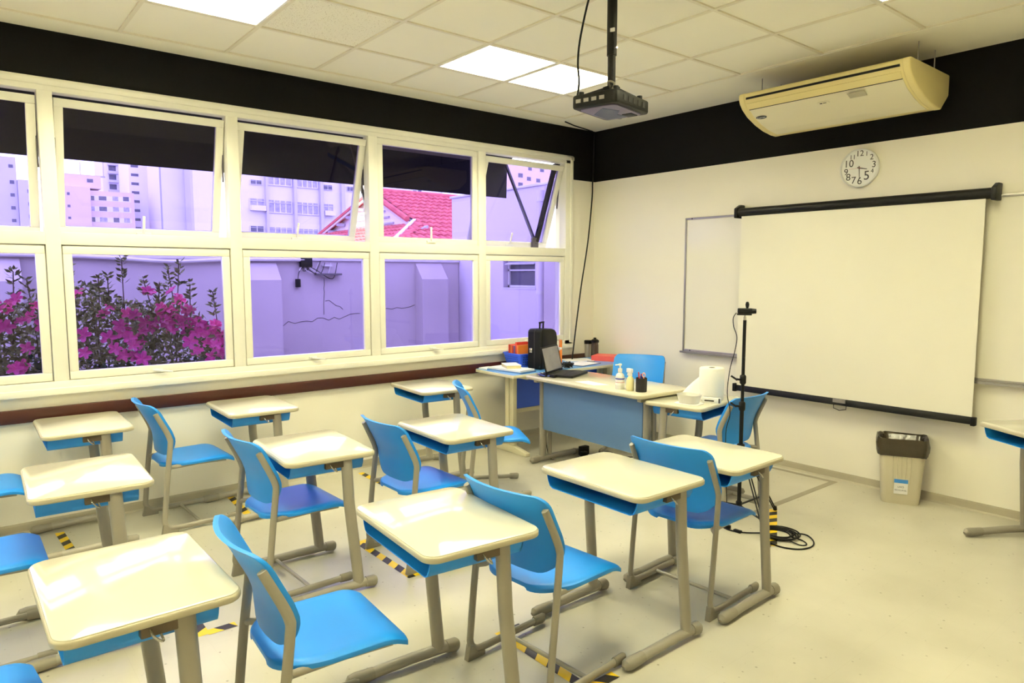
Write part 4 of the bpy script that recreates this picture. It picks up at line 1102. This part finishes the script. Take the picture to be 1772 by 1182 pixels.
# boundary wall of the yard
t = thing('boundary_wall', 'weathered rendered yard wall with sloped buttresses outside the windows', 'wall', (-3.90, 0, 0))
b = MB(); b.box(-0.16, 0.0, -9.0, 0.99, -0.42, 1.775); b.build('wall_face', M['outwall'], t, smooth=0)
b = MB(); b.box(-0.18, 0.03, -9.0, 0.99, 1.775, 1.815); b.build('coping', M['outcap'], t, bevel=0.004)
for (ya, yb) in ((0.20, 0.66), (-2.34, -1.92), (-5.12, -4.66), (-7.8, -7.4)):
    b = MB(); b.prism([(0, -0.42), (0.20, -0.42), (0.20, 1.52), (0.0, 1.77)], ya, yb, 'y'); b.build('buttress', M['outwall'], t, smooth=0)
random.seed(3)
def crack(y0, z0, y1, z1, n, j):
    pts = [(0.001, y0 + (y1 - y0) * i / n + random.uniform(-j, j) * 0.3, z0 + (z1 - z0) * i / n + random.uniform(-j, j)) for i in range(n + 1)]
    b = MB(); b.tube(pts, 0.004, 4); b.build('crack', M['crack'], t)
crack(-2.0, 0.93, -0.72, 1.02, 16, 0.03); crack(-1.25, 1.52, -1.27, 1.02, 9, 0.02); crack(-1.24, 1.24, -0.98, 1.12, 5, 0.02); crack(-0.35, 1.08, 0.18, 1.12, 7, 0.015)
o = MB(); o.tube(smooth_path([(-3.86, -4.95, 1.80), (-3.85, -4.0, 1.785), (-3.85, -3.2, 1.745), (-3.85, -2.5, 1.775), (-3.85, -1.55, 1.785)], 6), 0.022, 8)
tag(o.build('wall_pipe', M['outcap']), 'sagging white pipe along the top of the yard wall', 'pipe')
t = thing('junction_box', 'black junction box with loose wires on the yard wall', 'junction box', (-3.90, -1.52, 1.70))
b = MB(); b.box(0.0, 0.07, -0.08, 0.08, -0.01, 0.11); b.build('box', M['blk'], t, bevel=0.005)
b = MB(); b.box(0.01, 0.06, -0.145, -0.085, -0.28, -0.17); b.build('hanging_socket', M['blk'], t, bevel=0.006)
for k in range(6):
    p0 = [(0.03, 0.02 * k - 0.05, 0.0), (0.06, -0.10 + 0.05 * k, -0.06), (0.05, -0.08 + 0.09 * k, -0.02 - 0.03 * k), (0.04, 0.0 + 0.09 * k, 0.05)]
    b = MB(); b.tube(smooth_path(p0, 5), 0.005, 5); b.build('loose_wire', M['blk'] if k % 2 else M['outcap'], t)
b = MB(); b.tube(smooth_path([(0.03, -0.03, 0), (0.04, -0.10, -0.08), (0.04, -0.115, -0.17)], 5), 0.005, 5); b.build('loose_wire', M['blk'], t)
t = thing('wall_bracket', 'small metal bracket fixed to the yard wall by the junction box', 'bracket', (-3.90, -1.20, 1.58))
b = MB(); b.box(0, 0.10, -0.19, 0.17, 0.0, 0.025); b.build('shelf_plate', M['awnmetal'], t)
b = MB(); b.box(0, 0.04, -0.08, 0.06, 0.12, 0.145); b.build('rail', M['outcap'], t)
b = MB(); b.bar((0.02, -0.18, 0.02), (0.02, -0.10, 0.20), 0.012, 0.012); b.build('strut', M['awnmetal'], t)

# neighbouring side wall with a small window and downpipe
t = thing('neighbour_wall', 'pale neighbouring wall standing square to the yard wall', 'wall', (0, 1.0, 0))
b = MB()
b.box(-4.08, -0.22, 0, 0.16, -0.42, 1.405); b.box(-4.08, -2.78, 0, 0.16, 1.405, 1.845); b.box(-2.08, -0.22, 0, 0.16, 1.405, 1.845); b.box(-4.08, -0.22, 0, 0.16, 1.845, 2.78)
b.build('wall_face', M['outwall2'], t, smooth=0)
b = MB(); b.box(-4.12, -0.22, -0.02, 0.18, 2.78, 2.815); b.build('coping', M['outcap'], t, bevel=0.006)
b = MB(); b.box(-1.72, -0.22, -0.16, 0, -0.42, 2.74); b.build('pier', M['outwall'], t, smooth=0)  # pier added in darker render for the shadowed band beside the downpipe
t = thing('neighbour_window', 'small white framed louvre window in the neighbouring wall', 'window', (-2.43, 1.12, 1.405))
b = MB()
for (x0, x1, z0, z1) in ((-0.35, 0.35, 0, 0.03), (-0.35, 0.35, 0.41, 0.44), (-0.35, -0.32, 0, 0.44), (0.32, 0.35, 0, 0.44), (-0.35, 0.35, 0.235, 0.258)): b.box(x0, x1, -0.03, 0.02, z0, z1)
b.build('window_frame', M['bwhite'], t)
b = MB(); b.box(-0.33, 0.33, -0.004, 0.004, 0.02, 0.24); b.build('pane', M['bglass'], t, smooth=0)
b = MB(); b.box(-0.33, 0.33, -0.004, 0.004, 0.25, 0.42); b.build('pane', M['bglass'], t, smooth=0)
b = MB(); b.obox((0, -0.06, 0.35), (0.64, 0.13, 0.012), Matrix.Rotation(rad(18), 4, 'X')); b.build('tilted_pane', M['bpale'], t)
b = MB(); b.box(-0.36, 0.36, -0.125, 0.02, -0.022, 0.0); b.build('sill', M['outcap'], t)
t = thing('downpipe', 'thick white downpipe on the neighbouring wall', 'pipe', (-1.865, 0.925, -0.40))
b = MB(); b.tube([(0, 0, 0), (0, 0, 3.10)], 0.065, 18); b.build('pipe', M['outwall2'], t)
for z in (0.6, 1.72, 2.95):
    b = MB(); b.tube([(0, 0, z), (0, 0, z + 0.05)], 0.072, 18); b.build('pipe_collar', M['outcap'], t)

# azalea hedge in a planter right under the windows
t = thing('planter', 'low dark planter bed below the flowering bush', 'planter', (-0.9, -4.9, -0.40))
b = MB(); b.box(-0.50, 0.55, -2.6, 1.45, 0, 0.95); b.build('planter_wall', M['soil'], t)
t = thing('azalea_bush', 'magenta flowering azalea bush right outside the left windows', 'bush', (-0.85, -4.7, 0.55))
random.seed(21)
def in_bush():
    while True:
        y = random.uniform(-1.9, 1.22); x = random.uniform(-0.46, 0.50)
        top = 0.86 + 0.07 * math.sin(4.1 * y + 1) + 0.05 * math.sin(9.7 * y)
        if y > 0.7: top *= 1 - ((y - 0.7) / 0.62) ** 2 * 0.75
        z = random.uniform(-0.08, top)
        if (x / 0.52) ** 2 + ((z - 0.25) / (top - 0.2)) ** 2 * 0.6 < 1: return x, y, z, top
lb = MB()
def leaf(b, p, d, L, w):
    p = Vector(p); d = Vector(d).normalized(); s = d.cross(Vector((random.uniform(-1, 1), random.uniform(-1, 1), random.uniform(-0.5, 1)))).normalized() * w
    k = len(b.v); m = p + d * (L * 0.5); up = d.cross(s).normalized() * (w * 0.25)
    b.v += [tuple(p), tuple(m + s + up), tuple(p + d * L), tuple(m - s + up)]
    b.face((k, k + 1, k + 2)); b.face((k, k + 2, k + 3))
for _ in range(15000):
    x, y, z, top = in_bush()
    leaf(lb, (x, y, z), (random.uniform(-1, 1), random.uniform(-1, 1), random.uniform(-0.2, 1)), random.uniform(0.040, 0.068), random.uniform(0.010, 0.017))
stems = MB()
SPR = [(-0.10, 0.12, 1.10), (0.05, 0.45, 1.16), (0.0, -0.55, 1.02), (0.1, -0.15, 1.0), (-0.1, 0.80, 1.08), (0.0, 0.86, 1.12), (0.12, 0.28, 1.02), (0.0, 0.60, 1.0), (0.05, -0.22, 1.06), (-0.05, 0.95, 0.96), (0.1, 1.08, 0.90), (0.0, -0.95, 1.12), (0.08, -1.3, 1.0), (0.0, 0.0, 1.0), (0.05, 0.35, 1.02), (0.06, 0.70, 0.95)]
for (x, y, zt) in SPR:
    q0 = Vector((x * 0.5, y + random.uniform(-0.1, 0.1), 0.45)); q1 = Vector((x, y, zt))
    stems.tube(smooth_path([q0, (q0 + q1) / 2 + Vector((random.uniform(-.03, .03), random.uniform(-.03, .03), 0)), q1], 4), 0.004, 5)
    for k in range(5):
        zz = zt - 0.045 * k * random.uniform(0.8, 1.2)
        for m_ in range(6):
            a = 2 * PI * m_ / 6 + k
            leaf(lb, (x + random.uniform(-.012, .012), y + random.uniform(-.012, .012), zz + random.uniform(-.02, .02)), (math.cos(a), math.sin(a), random.uniform(0.1, 1.0)), random.uniform(0.04, 0.07), 0.011)
for _ in range(60):
    x, y, z, top = in_bush()
    stems.tube([(x * 0.3, y, -0.1), (x, y + random.uniform(-.1, .1), z)], 0.006, 5)
lb.build('foliage', M['leaf'], t, smooth=0, kind='stuff')
stems.build('stems', M['stem'], t)
fb = MB()
for k in range(5):
    a = 2 * PI * k / 5
    c, s = math.cos(a), math.sin(a)
    kk = len(fb.v)
    fb.v += [(0, 0, 0), (0.016 * c - 0.011 * s, 0.016 * s + 0.011 * c, 0.012), (0.031 * c - 0.008 * s, 0.031 * s + 0.008 * c, 0.013), (0.034 * c, 0.034 * s, 0.010), (0.031 * c + 0.008 * s, 0.031 * s - 0.008 * c, 0.013), (0.016 * c + 0.011 * s, 0.016 * s - 0.011 * c, 0.012)]
    fb.face((kk, kk + 1, kk + 2, kk + 3)); fb.face((kk, kk + 3, kk + 4, kk + 5))
fl0 = None; nf = 0
while nf < 294:
    y = random.uniform(-1.9, 1.20)
    top = 0.86 + 0.07 * math.sin(4.1 * y + 1) + 0.05 * math.sin(9.7 * y)
    if y > 0.7: top *= 1 - ((y - 0.7) / 0.62) ** 2 * 0.75
    ph = rad(random.triangular(-14, 96, 48))
    cx_, cz_ = 0.53 * math.cos(ph), 0.20 + (top - 0.16) * math.sin(ph)
    for _ in range(random.choice((1, 2, 3, 4))):
        if nf >= 294: break
        if fl0 is None: fl0 = fb.build('flower', M['petal'], t, smooth=60); f = fl0
        else: f = fl0.copy(); COL.objects.link(f)
        f.location = (cx_ + random.uniform(-0.05, 0.03), y + random.uniform(-0.06, 0.06), cz_ + random.uniform(-0.05, 0.05))
        nrm = Vector((0.9 * math.cos(ph) + 0.35 + random.uniform(-0.4, 0.4), random.uniform(-0.8, 0.4), 0.8 * math.sin(ph) + random.uniform(-0.3, 0.4)))
        f.rotation_euler = nrm.to_track_quat('Z', 'Y').to_euler()
        s_ = random.uniform(1.1, 1.8); f.scale = (s_, s_, s_)
        nf += 1

# house with clay tile roofs behind the yard wall
t = thing('tiled_house', 'white house with red clay tile roof and front gable beyond the yard wall', 'house', (0, 0, 0))
b = MB(); b.prism([(-22.3, -0.4), (-15.0, -0.4), (-15.0, 3.24), (-17.8, 4.46), (-22.3, 3.10)], 7.0, 7.2, 'y'); b.box(-22.3, -13.0, 7.2, 16.0, -0.4, 2.30); b.box(-22.0, -14.4, 5.4, 7.0, -0.4, 2.45); b.build('house_wall', M['bwhite'], t, smooth=0)
def tiles(o, u, v, nu, nv, name='tile_field', skip=None):
    """barrel tiles: o corner at eave, u step per column, v step per row"""
    o, u, v = Vector(o), Vector(u), Vector(v); n = u.cross(v).normalized()
    if n.z < 0: n = -n
    b = MB()
    for j in range(nv):
        for i in range(nu):
            if skip and skip(i, j): continue
            p = o + u * i + v * j; k = len(b.v)
            for (s_, lift) in ((-0.02, 0.05), (1.12, 0.01)):
                for q in range(5):
                    a = PI * q / 4
                    b.v.append(tuple(p + u * (0.5 - 0.5 * math.cos(a)) + v * s_ + n * (u.length * 0.34 * math.sin(a) + lift)))
            for q in range(4): b.face((k + q, k + q + 1, k + 6 + q, k + 5 + q))
            b.face((k + 4, k + 3, k + 2, k + 1, k))
    return b.build(name, M['rooftile'], t, smooth=50, kind='stuff')
# main slope: eave x=-12.0 up to the ridge x=-17.8, gable end facing the left
tiles((-12.0, 3.9, 1.98), (0, 0.26, 0), (-0.355, 0, 0.158), 48, 16, skip=lambda i, j: 3.9 + 0.26 * i < min(6.95, 3.80 + 0.392 * j))
b = MB(); b.tube([(-17.75, 6.75, 4.60), (-17.75, 16.4, 4.60)], 0.12, 10); b.build('ridge_tiles', M['rooftile'], t)
b = MB(); b.tube([(-17.75, 6.72, 4.60), (-15.05, 6.72, 3.42)], 0.10, 8); b.build('ridge_tiles', M['rooftile'], t)
b = MB(); b.prism([(-17.75, 4.50), (-12.0, 1.95), (-12.0, 1.86), (-17.75, 4.42)], 7.0, 16.2, 'y'); b.build('roof_deck', M['bshade'], t, smooth=0)
b = MB(); b.prism([(-17.75, 4.56), (-22.6, 3.14), (-22.6, 3.04), (-17.75, 4.46)], 6.72, 16.2, 'y'); b.build('roof_deck', M['rooftile'], t, smooth=0)
for (xa, za, xb, zb) in ((-17.75, 4.44, -15.0, 3.24), (-17.75, 4.44, -22.6, 3.02)):
    b = MB(); b.bar((xa, 6.78, za), (xb, 6.78, zb), 0.06, 0.14); b.build('barge_board', M['outcap'], t)
for k in range(3):
    b = MB(); b.box(-19.6 + 0.35 * k, -16.4 - 0.3 * k, 6.94, 7.0, 3.36 + 0.22 * k, 3.42 + 0.22 * k); b.build('gable_vent', M['bshade'], t, smooth=0)
for k in range(5):
    b = MB(); b.bar((-18.6 - 0.8 * k, 7.0, 3.98 - 0.235 * k), (-18.9 - 0.8 * k, 6.80, 4.02 - 0.235 * k), 0.10, 0.12); b.build('eave_bracket', M['bshade'], t)
# lean-to roof below the gable
tiles((-12.0, 4.12, 2.065), (-0.26, 0, 0), (0, 0.36, 0.145), 40, 8, skip=lambda i, j: -12.0 - 0.26 * i > -12.0 - 0.355 * (0.085 + 0.145 * j) / 0.158)
b = MB(); b.bar((-15.05, 7.0, 3.42), (-12.1, 4.0, 2.14), 0.10, 0.05); b.build('valley_flashing', M['bwhite'], t)
b = MB(); b.prism([(4.1, 2.02), (7.0, 3.18), (7.0, 3.10), (4.1, 1.94)], -22.5, -14.2, 'x'); b.build('roof_deck', M['bshade'], t, smooth=0)


def facade(name, label, X, y0, y1, z1, depth, m, wins, kindm='bglass', framem=None, deep=0.25, extra=None, z0=-0.4):
    t = thing(name, label, 'building', (X, (y0 + y1) / 2, z0))
    yc = (y0 + y1) / 2
    b = MB(); b.box(-depth, 0, y0 - yc, y1 - yc, 0, z1 - z0); b.build('wall', m, t, smooth=0)
    for wv in wins:
        ya, yb, za, zb = wv[:4]; km = wv[4] if len(wv) > 4 else kindm
        b = MB(); b.box(0.0, 0.04, ya - yc, yb - yc, za - z0, zb - z0); p = b.build('window', M[km], t, smooth=0)
        if framem:
            f = MB(); fw = (yb - ya) * 0.035
            f.box(0.04, 0.14, ya - yc - fw, yb - yc + fw, za - z0 - fw, za - z0)
            f.box(0.04, 0.12, ya - yc - fw, ya - yc, za - z0, zb - z0); f.box(0.04, 0.12, yb - yc, yb - yc + fw, za - z0, zb - z0)
            n = 3 if yb - ya > 1.6 else 1
            for k in range(1, n + 1):
                yy = ya + (yb - ya) * k / (n + 1); f.box(0.04, 0.10, yy - yc - fw * 0.6, yy - yc + fw * 0.6, za - z0, zb - z0)
            f.box(0.04, 0.10, ya - yc, yb - yc, zb - z0 - (zb - za) * 0.24, zb - z0 - (zb - za) * 0.20)
            f.build('window_bars', M[framem], p, smooth=0)
    for (nm, mm, bx) in (extra or []):
        b = MB(); b.box(bx[0], bx[1], bx[2] - yc, bx[3] - yc, bx[4] - z0, bx[5] - z0); b.build(nm, M[mm], t, smooth=0)
    return t
GW = [(18.75, 19.82, 10.50, 10.90), (20.5, 22.83, 10.61, 11.9, 'bcurtain'), (23.48, 25.62, 10.59, 12.06, 'bcurtain'), (26.34, 27.3, 10.54, 11.01), (29.04, 29.7, 10.6, 11.04), (18.63, 20.02, 8.0, 9.1, 'bcurtain'), (20.46, 22.8, 7.87, 9.06, 'bcurtain'), (23.39, 25.67, 7.85, 9.02, 'bcurtain'), (26.28, 27.36, 7.88, 9.02, 'bcurtain'), (18.59, 19.88, 5.71, 6.4), (20.49, 22.79, 5.58, 6.36, 'bcurtain'), (23.49, 25.6, 5.5, 6.32, 'bcurtain'), (26.27, 27.36, 5.62, 6.31), (29.11, 29.78, 8.07, 8.77)]
ex = [('pilaster', 'bpale', (0, 0.5, a, c, 0, 14)) for a, c in ((20.10, 20.34), (22.98, 23.28), (25.82, 26.16), (28.2, 28.6))]
ex += [('awning_sash', 'bwhite', (0.05, 0.55, a, c, z, z + 0.5)) for a, c, z in ((18.63, 20.05, 7.9), (26.28, 27.4, 7.8))]
facade('apartment_block', 'white apartment block with curtained wide windows seen through the third window', -65, 16.6, 31.5, 14.0, 12, M['bwhite'], GW, framem='bwhite', extra=ex)
WA = [(5.2, 5.58, 20.79, 21.17), (5.24, 5.61, 17.96, 18.39), (5.23, 5.57, 15.69, 16.08), (5.21, 5.58, 13.39, 13.79), (5.2, 5.56, 11.15, 11.51)]
WA = [(a - 0.15, c + 0.15, z - 0.1, y + 0.1) for a, c, z, y in WA]
facade('pale_tower_block', 'pale tower with one column of tiny square windows at the far left', -150, -4.0, 6.15, 22.6, 10, M['bpale'], WA)
facade('stepped_annex', 'lower pale annex beside the far left tower', -149, 6.2, 9.8, 18.6, 10, M['bpale'], [(7.55, 8.5, 16.3, 16.94), (7.55, 8.5, 14.02, 14.65), (7.55, 8.5, 11.77, 12.41)])
facade('pink_rooftop_house', 'pink stepped block with flat roof left of the small windowed block', -149, 12.6, 17.4, 18.1, 10, M['bpink'], [(13.6, 14.05, 16.4, 16.9), (13.6, 14.05, 14.15, 14.6), (13.6, 14.05, 11.97, 12.4)], extra=[('roof_block', 'bpink', (-8, -1, 13.4, 19.4, 18.0, 20.4)), ('window', 'bglass', (-1, -0.95, 17.1, 18.1, 19.1, 19.75)), ('roof_railing', 'bshade', (-3, -2.9, 12.9, 20.5, 20.4, 20.7)), ('aerial', 'bshade', (-3, -2.85, 16.3, 16.42, 20.4, 23.0)), ('aerial', 'bshade', (-3, -2.85, 20.2, 20.3, 20.4, 23.4))])
WB = [(17.58, 18.14, 15.75, 16.59), (18.9, 20.19, 15.84, 16.64), (21.23, 22.22, 15.89, 16.73, 'bcurtain'), (23.05, 24.06, 15.95, 16.79), (17.57, 18.13, 13.75, 14.61, 'bcurtain'), (18.9, 20.19, 13.82, 14.64), (21.23, 22.22, 13.86, 14.7, 'bcurtain'), (23.06, 24.06, 13.9, 14.75, 'bcurtain'), (17.57, 18.13, 11.7, 12.56), (18.9, 20.18, 11.75, 12.59, 'bcurtain'), (21.23, 22.22, 11.77, 12.63), (23.06, 24.07, 11.79, 12.66, 'bcurtain')]
facade('pink_window_block', 'pinkish low block with three rows of four windows in the second window', -150, 17.45, 25.0, 17.6, 10, M['bpink'], WB, extra=[('spandrel', 'bwhite', (0, 0.03, 17.5, 24.4, z, z + 0.95)) for z in (11.68, 13.72, 15.75)])
facade('banded_tower', 'white rounded tower with dark strip windows at each floor', -157, 25.6, 29.5, 27.0, 10, M['bwhite'], [(26.0, 27.4, z + 0.4, z + 0.95) for z in (23.2, 21.4, 19.6, 17.8, 16.0, 14.15, 12.3, 10.5)])
facade('balcony_tower', 'slim white tower with stacked balconies behind the pink block', -170, 23.0, 29.0, 30.0, 10, M['bwhite'], [(24.2, 25.6, z, z + 1.1) for z in (26.0, 24.2, 22.3, 20.2)], extra=[('balcony', 'bpale', (0, 1.2, 24.0, 25.9, z, z + 0.55)) for z in (25.3, 23.5, 21.6, 19.5)])
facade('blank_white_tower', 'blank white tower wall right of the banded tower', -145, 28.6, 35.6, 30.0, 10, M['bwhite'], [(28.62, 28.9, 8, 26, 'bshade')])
facade('narrow_window_tower', 'pale tower with single dark windows beside the window mullion', -140, 32.9, 38.6, 28.0, 4, M['bpale'], [(34.3, 35.5, 17.5, 19.3), (34.3, 35.5, 13.0, 14.8), (34.3, 35.5, 22.0, 23.8)])
facade('pink_far_block', 'distant pink brick block above the neighbouring wall', -90, 71.5, 95.0, 21.4, 10, M['bpink'], [(73.9, 74.9, 18.6, 19.3), (75.9, 76.8, 18.2, 18.84), (78.1, 79.0, 18.08, 18.72), (73.9, 74.9, 17.0, 17.7), (76.2, 77.0, 20.0, 20.6), (79, 79.9, 20, 20.6)])
facade('white_far_block', 'distant white block peeping over the tiled roof', -90, 43.0, 58.0, 15.6, 10, M['bwhite'], [(51.6, 52.2, 14.1, 14.62), (52.5, 53.1, 14.2, 14.72), (53.4, 54.0, 14.3, 14.82)])
